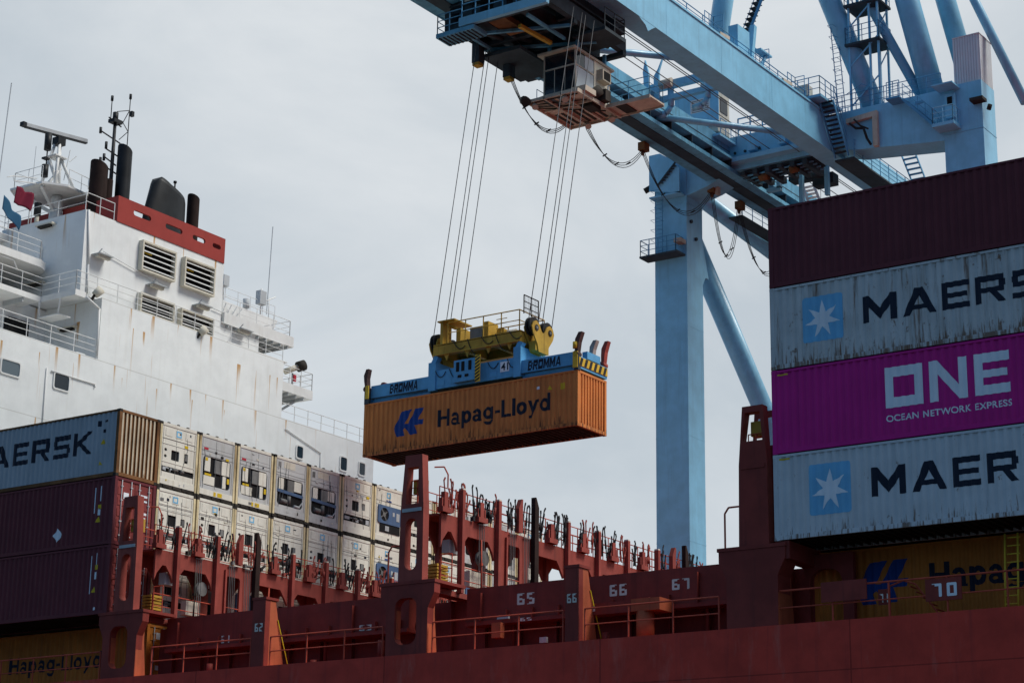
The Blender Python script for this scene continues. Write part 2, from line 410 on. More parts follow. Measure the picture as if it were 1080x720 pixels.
# ------------------------------------------------------------------ lettering
def font_mesh(txt, size=1.0, bold=0.0, space=1.0, shear=0.0):
    c = bpy.data.curves.new("text", 'FONT'); c.body = txt; c.size = size; c.offset = bold; c.space_character = space; c.shear = shear
    c.resolution_u = 4
    o = bpy.data.objects.new("text", c); COL.objects.link(o)
    bpy.context.view_layer.update()
    me = bpy.data.meshes.new_from_object(o.evaluated_get(bpy.context.evaluated_depsgraph_get()))
    bpy.data.objects.remove(o); bpy.data.curves.remove(c)
    vs = [(v.co.x, v.co.y) for v in me.vertices]; fs = [list(p.vertices) for p in me.polygons]
    bpy.data.meshes.remove(me)
    return vs, fs

def fit(vf, u0, u1, v0, v1):
    vs, fs = vf
    a, b = min(v[0] for v in vs), max(v[0] for v in vs); c, d = min(v[1] for v in vs), max(v[1] for v in vs)
    return [(u0 + (q[0] - a) / (b - a) * (u1 - u0), v0 + (q[1] - c) / (d - c) * (v1 - v0), *q[2:]) for q in vs], fs

def polys(ps):
    vs, fs = [], []
    for p in ps:
        fs.append(list(range(len(vs), len(vs) + len(p)))); vs += p
    return vs, fs

DIGIT = {'0': 'abcdef', '1': 'bc', '2': 'abged', '3': 'abgcd', '5': 'afgcd', '6': 'afgecd', '7': 'abc'}
def rc(a, b, c, d): return [(a, c), (b, c), (b, d), (a, d)]
def block_letters(word, t=0.2, gap=0.22):
    out, x = [], 0.0
    for ch in word:
        w = {'M': 1.32, 'A': 1.28, 'E': 1.02, 'R': 1.12, 'S': 1.06, 'K': 1.14, 'O': 1.12, 'N': 1.12, 'B': 1.1}[ch]
        if ch == 'M':
            p = [rc(0, t + .02, 0, 1), rc(w - t - .02, w, 0, 1), [(t + .02, 1), (t + .02, .56), (w / 2, .08), (w / 2, .50)], [(w - t - .02, 1), (w / 2, .50), (w / 2, .08), (w - t - .02, .56)]]
        elif ch == 'A':
            xi = lambda z: .26 + (w / 2 - .26) * z / .70
            p = [[(0, 0), (.26, 0), (w / 2, .70), (w / 2, 1), (w / 2 - .16, 1)], [(w, 0), (w / 2 + .16, 1), (w / 2, 1), (w / 2, .70), (w - .26, 0)],
                 [(xi(.2), .2), (w - xi(.2), .2), (w - xi(.37), .37), (xi(.37), .37)]]
        elif ch == 'E': p = [rc(0, t, 0, 1), rc(t, w, 0, t - .02), rc(t, w - .08, .41, .59), rc(t, w, 1.02 - t, 1)]
        elif ch == 'R':
            p = [rc(0, t, 0, 1), rc(t, w - .06, 1 - t, 1), rc(w - t - .02, w, .56, .80), rc(t, w - .06, .38, .56), [(w * .48, .38), (w * .48 + .27, .38), (w, 0), (w - .28, 0)]]
        elif ch == 'S': p = [rc(.05, w, 1 - t, 1), rc(0, t, .59, .8), rc(.04, w - .04, .41, .59), rc(w - t, w, .2, .41), rc(0, w - .05, 0, .2)]
        elif ch == 'K': p = [rc(0, t, 0, 1), [(t, .34), (t, .60), (w - .30, 1), (w, 1), (w * .46, .52)], [(w * .46, .52), (w, 0), (w - .30, 0), (w * .30, .42)]]
        elif ch == 'O': p = [rc(0, w, 1 - t, 1), rc(0, w, 0, t), rc(0, t, t, 1 - t), rc(w - t, w, t, 1 - t)]
        elif ch == 'B': p = [rc(0, t, 0, 1), rc(t, w - t, 1 - t * .75, 1), rc(t, w - t, 0, t * .75), rc(t, w - t, .42, .58), rc(w - t, w, .60, 1 - t * .7), rc(w - t, w, t * .7, .40), rc(w - t, w - t * .45, .40, .60)]
        elif ch == 'N': p = [rc(0, t, 0, 1), rc(w - t, w, 0, 1), [(t, 1), (t, .66), (w - t, 0), (w - t, .34)]]
        out += [[(u + x, v) for u, v in q] for q in p]; x += w + gap
    return polys(out)

def ring(cx, cy, rx, ry, t, a0=0, a1=360, n=20, w=0.0):
    vs, fs = [], []
    for k in range(n + 1):
        a = R(a0 + (a1 - a0) * k / n); c_, s_ = math.cos(a), math.sin(a)
        vs += [(cx + rx * c_, cy + ry * s_, w), (cx + (rx - t) * c_, cy + (ry - t) * s_, w)]
    return vs, [[2 * k, 2 * k + 2, 2 * k + 3, 2 * k + 1] for k in range(n)]
def bar2(pts, w=0.0): return [(x, y, w) for x, y in pts], [list(range(len(pts)))]
def grotesque(word, t=.215, gap=.10):
    """plain heavy sans letters; strokes that overlap sit a hair apart"""
    out_v, out_f, x = [], [], 0.0
    e = .0015
    G = {'H': (.84, [bar2(rc(0, t, 0, 1)), bar2(rc(.84 - t, .84, 0, 1)), bar2(rc(t, .84 - t, .42, .60))]),
         'L': (.66, [bar2(rc(0, t, 0, 1)), bar2(rc(t, .66, 0, .17))]), 'l': (.18, [bar2(rc(0, .2, 0, 1))]), '-': (.34, [bar2(rc(0, .34, .30, .46))]),
         'o': (.70, [ring(.35, .365, .35, .375, .205)]),
         'a': (.64, [ring(.29, .46, .28, .28, .185, 0, 165, w=e), bar2(rc(.40, .57, 0, .46)), ring(.27, .21, .27, .22, .155, 0, 360, w=2 * e), bar2(rc(.57, .64, 0, .1))]),
         'p': (.70, [bar2(rc(0, .2, -.28, .73)), ring(.37, .365, .33, .375, .2, w=e)]),
         'd': (.70, [bar2(rc(.50, .70, 0, 1)), ring(.33, .365, .33, .375, .2, w=e)]),
         'g': (.70, [bar2(rc(.50, .70, 0, .73)), ring(.33, .385, .33, .355, .195, w=e), ring(.36, -.02, .34, .27, .18, 195, 360, w=2 * e)]),
         'y': (.68, [bar2([(.48, .73), (.68, .73), (.34, -.12), (.24, -.28), (.06, -.28), (.06, -.14), (.20, -.10), (.24, .02)]), bar2([(0, .73), (.20, .73), (.42, .16), (.28, .0), (.24, .02)], e)])}
    for ch in word:
        wd, parts = G[ch]
        for vs, fs in parts:
            o = len(out_v); out_v += [(x + a, b, c_) for a, b, c_ in vs]; out_f += [[i + o for i in f] for f in fs]
        x += wd + gap
    return out_v, out_f

def block_digits(txt, w=.66, t=.2, gap=.2):
    seg = {'a': rc(.06, w - .06, 1 - t, 1), 'd': rc(.06, w - .06, 0, t), 'g': rc(t, w - .03, .41, .59), 'f': rc(0, t, .5, .94), 'e': rc(0, t, .06, .5), 'b': rc(w - t, w, .5, .94), 'c': rc(w - t, w, .06, .5)}
    seg['a'] = rc(t, w - t, 1 - t, 1); seg['d'] = rc(t, w - t, 0, t); seg['g'] = rc(t, w - t, .41, .59)
    out, x = [], 0.0
    for ch in txt:
        on = [seg[k] for k in DIGIT[ch]]
        cap = []
        for s_, (a, b) in (('f', (0, t)), ('b', (w - t, w))):
            up = [(a, .94), (b, .94), (b, 1), (a + .05, 1)] if s_ == 'f' else [(a, .94), (b, .94), (b - .05, 1), (a, 1)]
            dn = [(a + .05, 0), (b, 0), (b, .06), (a, .06)] if s_ == 'f' else [(a, 0), (b - .05, 0), (b, .06), (a, .06)]
            if 'a' in DIGIT[ch] or s_ == 'b': cap.append(up)
            if s_ == 'b' or 'd' in DIGIT[ch]: cap.append(dn)
        out += [[(x + u, v) for u, v in q] for q in on + cap]; x += w + gap
    return polys(out)

def star_emblem():
    p = []
    for k in range(14):
        r = 0.5 if k % 2 == 0 else 0.2
        a = math.pi / 2 + math.pi * k / 7
        p.append((r * math.cos(a), r * math.sin(a)))
    vs = [(0, 0)] + p
    return vs, [[0, 1 + k, 1 + (k + 1) % 14] for k in range(14)]

def arrow_emblem():
    return polys([[(0.0, 0.34), (0.26, 0.97), (0.60, 1.0), (0.36, 0.46), (0.48, 0.46), (0.72, 1.0), (1.0, 1.0), (0.80, 0.55), (1.0, 0.55),
                   (0.97, 0.36), (0.70, 0.36), (0.78, 0.02), (0.56, 0.0), (0.38, 0.30), (0.30, 0.24), (0.38, 0.0), (0.10, 0.0)]])

def stick(name, vf, P, cuts, m, parent, off=(0, 0, 0)):
    """lay flat lettering onto a surface P(u, v); cuts = u values where the surface folds"""
    vs, fs = vf
    bm = bmesh.new()
    bv = [bm.verts.new((q[0], q[1], q[2] if len(q) > 2 else 0)) for q in vs]
    for f in fs:
        try: bm.faces.new([bv[i] for i in f])
        except ValueError: pass
    bmesh.ops.triangulate(bm, faces=bm.faces)
    lo, hi = min(v[0] for v in vs), max(v[0] for v in vs)
    for c in cuts:
        if lo < c < hi:
            bmesh.ops.bisect_plane(bm, geom=bm.verts[:] + bm.edges[:] + bm.faces[:], dist=1e-5, plane_co=(c, 0, 0), plane_no=(1, 0, 0))
    for v in bm.verts:
        q = P(v.co.x, v.co.y); v.co = (q[0] - off[0], q[1] - off[1] - v.co.z, q[2] - off[2])
    me = bpy.data.meshes.new(name); bm.to_mesh(me); bm.free(); me.materials.append(m)
    o = bpy.data.objects.new(name, me); COL.objects.link(o); o.parent = parent
    return o

# ------------------------------------------------------------------ containers (local: x along 0..L, y 0..W, z 0..H; front y=0, lit end x=L)
L, W = 12.192, 2.438
PITCH = 0.2808; N_COR = 42; X0C = (L - N_COR * PITCH) / 2
def y_prof(x):
    if x < X0C or x > L - X0C: return 0.012
    q = ((x - X0C) % PITCH) / PITCH
    if q < 0.26: return 0.012
    if q < 0.50: return 0.012 + 0.042 * (q - 0.26) / 0.24
    if q < 0.76: return 0.054
    return 0.054 - 0.042 * (q - 0.76) / 0.24
X_CUTS = [X0C + PITCH * (k + q) for k in range(N_COR) for q in (0, 0.26, 0.5, 0.76)] + [L - X0C]

def container(name, label, loc, body, H=2.896, post=None, end='ribbed', endmat=None, endgroove=None, both=False):
    t = Thing(name, label, "container", (0, 0, 0))
    post = post or body
    fr = MB()
    for x in (0, L - 0.16):
        for y in (0, W - 0.16): fr.box(x, x + 0.16, y, y + 0.16, 0.118, H - 0.118)
    for y in (0.004, W - 0.104):
        fr.box(0.16, L - 0.16, y, y + 0.1, 0.02, 0.17); fr.box(0.16, L - 0.16, y, y + 0.1, H - 0.09, H - 0.01)
    for x in (0.004, L - 0.124):
        fr.box(x, x + 0.12, 0.17, W - 0.17, 0.02, 0.17); fr.box(x, x + 0.12, 0.17, W - 0.17, H - 0.12, H - 0.01)
    t.part("frame", fr, post)
    cc = MB()
    for x in (-0.003, L - 0.175):
        for y in (-0.003, W - 0.159):
            for z in (0, H - 0.118): cc.box(x, x + 0.178, y, y + 0.162, z, z + 0.118)
    t.part("corner_castings", cc, M['grime'] if post is not body else post)
    xs = sorted([0.16, L - 0.16] + X_CUTS)
    for k, side in enumerate((0, 1)):
        w_ = MB(); vs = []
        for x in xs:
            y = y_prof(x) + 0.004; y = y if side == 0 else W - y
            vs += [(x, y, 0.17), (x, y, H - 0.09)]
        w_.add(vs, [(2 * i, 2 * i + 2, 2 * i + 3, 2 * i + 1) for i in range(len(xs) - 1)])
        t.part("side_wall", w_, body)
    e = MB(); e.box(0.06, 0.1, 0.16, W - 0.16, 0.17, H - 0.12); t.part("end_wall", e, body)
    endmat = endmat or body; e = MB()
    if end == 'ribbed':
        ny = 9; p = (W - 0.32) / ny; prev = None
        for k in range(ny):
            y0 = 0.16 + k * p
            pts = [(y0, 0.075), (y0 + p * .12, 0.02), (y0 + p * .52, 0.02), (y0 + p * .64, 0.075), (y0 + p, 0.075)]
            for j, (a, b) in enumerate(zip(pts, pts[1:])):
                e.mat(endmat if j == 1 else (endgroove or endmat))
                e.add([(L - a[1], a[0], 0.17), (L - b[1], b[0], 0.17), (L - b[1], b[0], H - 0.12), (L - a[1], a[0], H - 0.12)], [(0, 1, 2, 3)])
        t.part("end_wall", e)
    else:
        for y0 in (0.17, W / 2 + 0.01):
            y1 = y0 + W / 2 - 0.18; e.mat(endmat)
            e.box(L - 0.08, L - 0.04, y0, y1, 0.18, H - 0.13)
            for k in range(5):
                z = 0.32 + k * (H - 0.6) / 5
                e.box(L - 0.041, L - 0.022, y0 + 0.06, y1 - 0.06, z, z + (H - 0.6) / 5 - 0.14)
        d = t.part("door", e)
        lr = MB().mat(M['greytrim'])
        for y in (0.42, 0.98, 1.46, 2.02):
            lr.tube((L - 0.0, y, 0.14), (L - 0.0, y, H - 0.1), 0.02, 6)
            for z in (0.4, 1.0, 1.9, H - 0.4): lr.box(L - 0.022, L + 0.03, y - 0.06, y + 0.06, z, z + 0.05)
        lr.mat(M['letterwhite'])
        for y, z, w_, h_ in ((0.55, 2.0, .3, .28), (1.55, 2.25, .4, .1), (1.55, 2.05, .4, .08), (1.6, 1.5, .35, .1), (1.6, 1.3, .3, .1), (0.6, 0.7, .2, .2)):
            lr.box(L - 0.02, L - 0.012, y, y + w_, z, z + h_)
        t.part("lock_rods", lr, parent=d)
    rf = MB().box(0.1, L - 0.1, 0.1, W - 0.1, H - 0.05, H - 0.02); t.part("roof", rf, body)
    fl = MB().box(0.12, L - 0.12, 0.1, W - 0.1, 0.13, 0.16)
    for k in range(40): fl.box(0.3 + k * 0.29, 0.35 + k * 0.29, 0.104, W - 0.104, 0.03, 0.13)
    t.part("floor", fl, M['grime'])
    t.root.location = loc
    return t

def side_text(t, name, vf, u0, u1, v0, v1, m, lift=0.006):
    return stick(name, fit(vf, u0, u1, v0, v1), lambda u, v: (u, y_prof(u) + 0.004 - lift, v), X_CUTS, m, t.root)

def side_tags(t, rows):
    for m, u0, u1, v0, v1, tri in rows:
        vf = polys([[(0, 0), (1, 0), (.5, 1)]]) if tri == 1 else polys([[(0, .5), (.5, 0), (1, .5), (.5, 1)]]) if tri == 2 else polys([rc(0, 1, 0, 1)])
        side_text(t, "marking", vf, u0, u1, v0, v1, m)

YF, ZB, TIER = 60.0, 18.70, 2.915
XR, XLF = -30.8, -61.62                      # left end of the right stack, right end of the left stack
def emblem_star(t, u0, u1, v0, v1):
    e = side_text(t, "emblem_panel", (rrect(0, 1, 0, 1, .07), [list(range(24))]), u0, u1, v0, v1, M['starblue'])
    du, dv = (u1 - u0) * .07, (v1 - v0) * .10
    side_text(t, "emblem_star", star_emblem(), u0 + du, u1 - du, v0 + dv, v1 - dv, M['letterwhite'], 0.011)

HAPAG = grotesque("Hapag-Lloyd")
# right stack, bottom to top
c = container("shipping_container", "pale grey container with a white star emblem, directly under the magenta container", (XR, YF, ZB), M['c_greypale'], post=M['c_greypale'])
emblem_star(c, 1.28, 2.80, 0.72, 2.42)
side_text(c, "lettering", block_letters("MAERSK", .225), 3.50, 10.9, 1.12, 2.08, M['navy'])
side_tags(c, [(M['tagyellow'], 0.22, 0.6, 2.70, 2.76, 0)])
c = container("shipping_container", "magenta container with large white letters between two grey containers", (XR, YF, ZB + TIER), M['c_magenta'])
side_text(c, "lettering", block_letters("ONE", .25, .2), 4.12, 8.36, 1.06, 2.42, M['letterwhite'])
side_text(c, "lettering", font_mesh("OCEAN NETWORK EXPRESS", 1, 0.02, 1.08), 4.12, 8.38, 0.60, 0.82, M['letterwhite'])
side_tags(c, [(M['tagyellow'], 0.22, 0.6, 2.70, 2.75, 0)])
c = container("shipping_container", "rusty grey container with a white star emblem, between a maroon and a magenta one", (XR, YF, ZB + 2 * TIER), M['c_greyrust'], post=M['c_greyrust'])
emblem_star(c, 1.20, 2.70, 0.78, 2.36)
side_text(c, "lettering", block_letters("MAERSK", .225), 3.42, 10.8, 1.14, 2.06, M['navy'])
container("shipping_container", "plain dark maroon container on top of the rusty grey one, below the crane", (XR, YF, ZB + 3 * TIER), M['c_maroon'])
c = container("shipping_container", "orange container with a blue emblem in shadow behind the yellow ladder and red rail", (XR + 0.15, YF + 2.55, 15.94), M['c_orangedim'], H=2.74)
side_text(c, "emblem", arrow_emblem(), 1.55, 3.40, 0.85, 2.27, M['hlblue'])
side_text(c, "lettering", HAPAG, 4.15, 10.5, 0.95, 2.05, M['navy'])
container("shipping_container", "dark maroon container hidden behind the pale grey container with a star emblem", (XR + 0.1, YF + 2.55, ZB + .04), M['c_maroon'])
# left stack
c = container("shipping_container", "orange container in deep shadow under the maroon containers and behind the rail", (XLF - L - 0.1, YF + 2.55, 15.94), M['c_orangedim'], H=2.60, end='door')
side_text(c, "emblem", arrow_emblem(), 1.35, 3.1, 0.95, 2.05, M['hlblue'])
side_text(c, "lettering", HAPAG, 3.85, 9.55, 0.70, 1.62, M['navy'])
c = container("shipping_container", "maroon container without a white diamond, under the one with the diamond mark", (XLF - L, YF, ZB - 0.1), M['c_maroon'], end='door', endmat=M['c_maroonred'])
side_tags(c, [(M['letterwhite'], 11.05, 11.11, 0.9, 2.5, 0), (M['letterwhite'], 11.35, 11.42, 2.0, 2.6, 0), (M['letterwhite'], 11.3, 11.45, 1.5, 1.8, 0), (M['tagyellow'], 11.3, 11.5, 1.9, 2.1, 0), (M['tagyellow'], 11.2, 11.45, 0.95, 1.2, 1), (M['letterwhite'], 11.35, 11.5, 0.2, 0.32, 0)])
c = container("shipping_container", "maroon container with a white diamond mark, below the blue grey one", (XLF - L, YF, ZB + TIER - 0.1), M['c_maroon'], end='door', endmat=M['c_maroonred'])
side_tags(c, [(M['letterwhite'], 8.65, 9.2, 0.36, 0.96, 2), (M['letterwhite'], 11.0, 11.05, 1.4, 2.5, 0), (M['letterwhite'], 11.32, 11.40, 1.9, 2.55, 0), (M['letterwhite'], 11.25, 11.4, 1.3, 1.6, 0), (M['tagyellow'], 11.25, 11.45, 1.55, 1.75, 0), (M['tagyellow'], 11.15, 11.45, 1.0, 1.25, 1)])
c = container("shipping_container", "blue grey container with a rusted brown ribbed end on top of two maroon ones", (XLF - L, YF, ZB + 2 * TIER - 0.1), M['c_grey'], post=M['postrust'], endmat=M['paleend'], endgroove=M['rustend'])
emblem_star(c, 0.6, 2.1, 0.80, 2.40)
side_text(c, "lettering", block_letters("MAERSK", .225), 2.75, 10.62, 1.12, 2.12, M['navy'])
side_tags(c, [(M['tagyellow'], 11.15, 11.42, 1.45, 1.68, 1), (M['tagyellow'], 11.05, 11.3, 0.55, 0.72, 1), (M['navy'], 10.9, 11.1, 2.25, 2.5, 0), (M['navy'], 11.3, 11.5, 2.4, 2.5, 0), (M['navy'], 11.25, 11.4, 1.95, 2.1, 0)])
# the box on the crane
HANG = (-60.16, 74.62, 27.93); HH = 2.591
hang = container("shipping_container", "orange container hanging from the blue spreader in mid air", HANG, M['c_orange'], H=HH)
side_text(hang, "emblem", arrow_emblem(), 1.82, 3.58, 0.74, 1.98, M['hlblue'])
side_text(hang, "lettering", HAPAG, 4.40, 10.70, 0.66, 1.72, M['navy'])
side_tags(hang, [(M['tagyellow'], 11.25, 11.5, 1.78, 2.08, 0), (M['tagyellow'], 10.55, 10.8, 1.85, 2.05, 1), (M['letterwhite'], 9.95, 10.12, 1.95, 2.08, 0), (M['navy'], 9.95, 10.1, 1.35, 1.5, 0)])

# ------------------------------------------------------------------ refrigerated containers
def reefer(style, seed):
    H = 2.896; x = L
    rg = random.Random(seed); ju = lambda a: rg.uniform(-a, a)
    t = Thing("reefer_container", "refrigerated container", "container", (0, 0, 0))
    body = M['r_white'] if style in 'AD' else M['r_grey']
    t.part("box", MB().box(0.0, x - 0.09, 0.02, W - 0.02, 0.14, H), M['r_white'])
    fr = MB().mat(M['r_post'])
    for y in (0.01, W - 0.13): fr.box(x - 0.16, x, y, y + 0.12, 0.118, H - 0.118)
    fr.mat(M['r_white']).box(x - .1, x - .02, .131, .1505, .17, H - .14).box(x - .1, x - .02, W - .1505, W - .131, .17, H - .14)
    fr.mat(M['r_white']).box(x - 0.089, x - 0.004, 0.151, W - 0.151, H - 0.14, H - 0.012)
    fr.mat(body if style != 'B' else M['r_white']).box(x - 0.089, x - 0.004, 0.151, W - 0.151, 0.17, 0.42)
    fr.mat(M['grime'])
    for y in (-0.002, W - 0.16):
        for z in (0, H - 0.118): fr.box(x - 0.17, x + 0.002, y, y + 0.162, z, z + 0.118)
    fr.box(x - 0.13, x - 0.03, 0.17, W - 0.17, 0.02, 0.169)
    for y in (0.35, 0.95, 1.55): fr.box(x - 0.029, x + 0.012, y, y + 0.42, 0.04, 0.15)  # dark boxes standing for twistlocks and the shadow between tiers
    for y in (0.5, 1.1, 1.7): fr.box(x - 0.12, x - 0.04, y, y + 0.12, H, H + 0.05)
    t.part("frame", fr)
    u = MB().mat(body)
    if style == 'A':
        P = lambda a, b, w: (x - 0.088 + w, a, b)
        holes = [rrect(.82 + ju(.05), 1.30 + ju(.06), 1.28 + ju(.05), 1.78 + ju(.05), .03, 2), rrect(1.56 + ju(.04), 1.84 + ju(.04), 1.36 + ju(.05), 1.74 + ju(.05), .03, 2), rrect(.2, W - .2, .76 + ju(.06), 1.02 + ju(.05), .02, 2),
                 [(.42 + .09 * math.cos(k), 1.42 + .07 * math.sin(k)) for k in [i * math.pi / 4 for i in range(8)]],
                 [(.42 + .09 * math.cos(k), 1.70 + .07 * math.sin(k)) for k in [i * math.pi / 4 for i in range(8)]]]
        u.plate([rc(.151, W - .151, .42, H - .14)] + holes, P, 0.06)
        for z in (1.15, 1.95, 2.2): u.box(x - 0.0279, x - 0.012, .2, W - .2, z, z + .035)
        for y in (.35, 1.0, 1.62): u.box(x - 0.0279, x - 0.014, y, y + .42, 2.32, 2.66)
        o = t.part("refrigeration_unit", u)
        d = MB().box(x - 0.0885, x - 0.080, .2, W - .2, .7, 1.85); t.part("backing", d, M['dark'], o)
        g = MB().mat(M['machine']).tube((x - .06, .9, .9), (x - .06, 1.25, .9), .06, 8).tube((x - .06, 1.4, .92), (x - .06, 1.6, .88), .08, 8).box(x - .079, x - .04, 1.64, 1.82, 1.42, 1.7)
        g.mat(M['greytrim']).box(x - .07, x - .05, .32, .7, .8, .95)
        for k in range(5): y_ = rg.uniform(.3, 2.0); g.mat(rg.choice([M['machine'], M['greytrim'], M['grime']])).box(x - .078, x - .045, y_, y_ + rg.uniform(.08, .3), .76, rg.uniform(.84, 1.0))
        t.part("machinery", g, None, o)
        q = MB().mat(M['starblue'])
        for a, b, c_, d_ in ((1.02, 1.34, 2.58, 2.64), (1.02, 1.34, 2.36, 2.42), (1.02, 1.08, 2.421, 2.579), (1.28, 1.34, 2.421, 2.579)): q.box(x - .0139, x - .008, a, b, c_, d_)
        t.part("emblem", q, None, o)
    elif style in 'BC':
        P = lambda a, b, w: (x - 0.088 + w, a, b)
        u.plate([rc(.151, W - .151, .42, H - .14), rrect(.30, 2.10, .62, 1.92, .16, 3)], P, 0.06)
        for z in (2.32,): u.box(x - 0.0279, x - 0.02, .2, W - .2, z, z + .02)
        o = t.part("refrigeration_unit", u)
        g = MB().mat(M['dark']).box(x - .0885, x - .082, .28, 2.12, .60, 1.94)
        if style == 'B':
            g.mat(M['r_white']).box(x - .08, x - .03, .42, .78, 1.25, 1.88).box(x - .08, x - .035, .36, 1.1, .66, 1.05).box(x - .08, x - .03, 1.62, 1.84, .66, 1.2).box(x - .08, x - .04, 1.55, 2.05, 1.25, 1.88)
            g.mat(M['machine']).box(x - .08, x - .02, 1.06, 1.52, 1.24, 1.84)
            g.mat(M['tagyellow']).box(x - .034, x - .026, .44, .86, 1.06, 1.16).box(x - .03, x - .022, .44, .6, 1.72, 1.86).box(x - .03, x - .02, 1.9, 2.05, .9, 1.14)
        else:
            g.mat(M['r_white']).box(x - .08, x - .03, .40, .74, 1.36, 1.88).box(x - .08, x - .04, 1.5, 2.0, 1.40, 1.88)
            g.mat(M['machine']).box(x - .08, x - .02, 1.0, 1.45, 1.32, 1.86)
            g.mat(M['r_blue']).bar((x - .03, .28, 1.28), (x - .03, 2.12, 1.22), .04, .14)
            g.mat(M['machine']).tube((x - .05, .5, .82), (x - .05, .95, .82), .11, 10).tube((x - .05, 1.15, .72), (x - .05, 1.15, 1.1), .1, 10)
            g.mat(M['greytrim']).tube((x - .05, 1.5, .7), (x - .05, 1.9, .7), .07, 8).bar((x - .04, 1.8, .62), (x - .04, 2.1, .95), .04, .05)
        t.part("machinery", g, None, o)
        q = MB().mat(M['tagyellow'])
        if style == 'B': q.box(x - .004, x + .002, 1.05, 1.2, .2, .38).box(x - .004, x + .002, 1.3, 1.6, .2, .38); q.mat(M['tagred']).box(x - .027, x - .02, .32, .6, 2.2, 2.3)
        else: q.mat(M['cream']).box(x - .027, x - .02, .7, 1.5, 2.38, 2.7); q.mat(M['machine']).box(x - .027, x - .02, .3, .5, 2.35, 2.62)
        t.part("stickers", q, None, o)
    else:
        u.box(x - .088, x - .03, .151, W - .151, .42, H - .14)
        o = t.part("refrigeration_unit", u)
        g = MB().mat(M['r_blue']).plate([rrect(.32, 2.15, 1.05, 1.95, .1, 3), [(.82 + .34 * math.cos(k), 1.5 + .34 * math.sin(k)) for k in [i * math.pi / 8 for i in range(16)]]], lambda a, b, w: (x - .029 + w, a, b), .06)
        g.mat(M['dark']).box(x - .0295, x - .02, .4, 1.3, 1.1, 1.9).box(x - .0295, x + .0, .5, 2.1, .62, 1.04)
        g.mat(M['machine']).tube((x - .01, .82, 1.5), (x + .01, .82, 1.5), .12, 8)
        for k in range(4): g.bar((x - .01, .82, 1.5), (x - .01, .82 + .33 * math.cos(k * 1.57 + .6), 1.5 + .33 * math.sin(k * 1.57 + .6)), .01, .06)
        g.mat(M['greytrim']).box(x + .001, x + .02, .9, 1.2, .7, .95).box(x + .032, x + .04, 1.45, 1.6, 1.5, 1.7).box(x + .032, x + .04, 1.75, 2.0, 1.3, 1.7)
        t.part("machinery", g, None, o)
        q = MB().mat(M['starblue'])
        for a, b, c_, d_ in ((1.02, 1.34, 2.58, 2.64), (1.02, 1.34, 2.36, 2.42), (1.02, 1.08, 2.421, 2.579), (1.28, 1.34, 2.421, 2.579)): q.box(x - .0299, x - .022, a, b, c_, d_)
        q.mat(M['hlblue']).box(x - .0299, x - .022, 1.0, 1.4, 2.18, 2.26)
        t.part("emblem", q, None, o)
    q = MB()                                                       # placards, patches and cables that differ from unit to unit
    for k in range(rg.randint(4, 8)):
        y, z = rg.uniform(.25, 1.9), rg.choice([rg.uniform(2.15, 2.65), rg.uniform(.22, .36), rg.uniform(1.9, 2.15)])
        q.mat(rg.choice([M['greytrim'], M['machine'], M['tagyellow'], M['cream'], M['navy'], M['grime'], M['r_grey']]))
        w_, h_ = rg.uniform(.05, .22), rg.uniform(.04, .13)
        q.box(x - .0155 if style == 'D' and z > .5 else x - .0135 - (0 if z > .5 else -.016), x - .006 + (0 if z > .5 else .012), y, y + w_, z, z + h_)
    q.mat(M['grime'])
    for k in range(rg.randint(1, 3)):
        y = rg.uniform(.3, 2.1); q.mat(M['machine']).path([(x - .015, y, 2.3 + ju(.4)), (x - .01, y + ju(.15), 1.6 + ju(.3)), (x - .012, y + ju(.3), .6 + ju(.3))], .009, 4)
    for z in (2.14 + ju(.05), 1.96 + ju(.04)): q.box(x - .0277, x - .02, .18, W - .18, z, z + .018)
    for y in (.2 + ju(.03), 1.2 + ju(.3), W - .24): q.box(x - .0276, x - .02, y, y + .016, .5, 2.7)
    t.part("fittings", q, None, o)
    return t.root

LOOK = {'A': "white reefer container with black vents", 'B': "grey reefer container with yellow stickers",
        'C': "grey reefer container with a blue bar", 'D': "white reefer container with a blue fan unit"}
ORD = ["second", "third", "fourth", "fifth", "sixth", "seventh", "eighth", "ninth", "tenth", "eleventh", "twelfth", "thirteenth"]
TOPROW, MIDROW, LOWROW = "ABBCCADAACBA", "AAAAAADDADBA", "ABDAADDABDAC"
for ti, (row, tn) in enumerate(((LOWROW, "lower"), (MIDROW, "middle"), (TOPROW, "top"))):
    for k, st in enumerate(row):
        o = reefer(st, 100 * ti + k)
        o.location = (XLF - L + random.uniform(-.03, .03), YF + 2.495 * (k + 1), ZB - 0.1 + TIER * ti)
        tag(o, f"{LOOK[st]}, {ORD[k]} from the edge in the {tn} tier", "container", "reefer containers stacked behind the lashing bridge")

# ------------------------------------------------------------------ setting: water and quay
tag(MB().add([(-9000, -9000, 0), (9000, -9000, 0), (9000, 9000, 0), (-9000, 9000, 0)], [(0, 1, 2, 3)]).build("water", mw), kind="structure")
tag(MB().box(-600, 600, 103.6, 900, -4, 3.4).build("quay", M['concrete']), kind="structure")

# ------------------------------------------------------------------ the container ship
SHIP = (-60.0, 81.0, 0.0)
ship = Thing("container_ship", "red hulled container ship with a white deckhouse and lashing bridges", "ship", SHIP)
ZD = 15.93
h = MB().box(-190, 40, 60, 102.5, -3, ZD)
ship.part("hull", h, M['hull'])

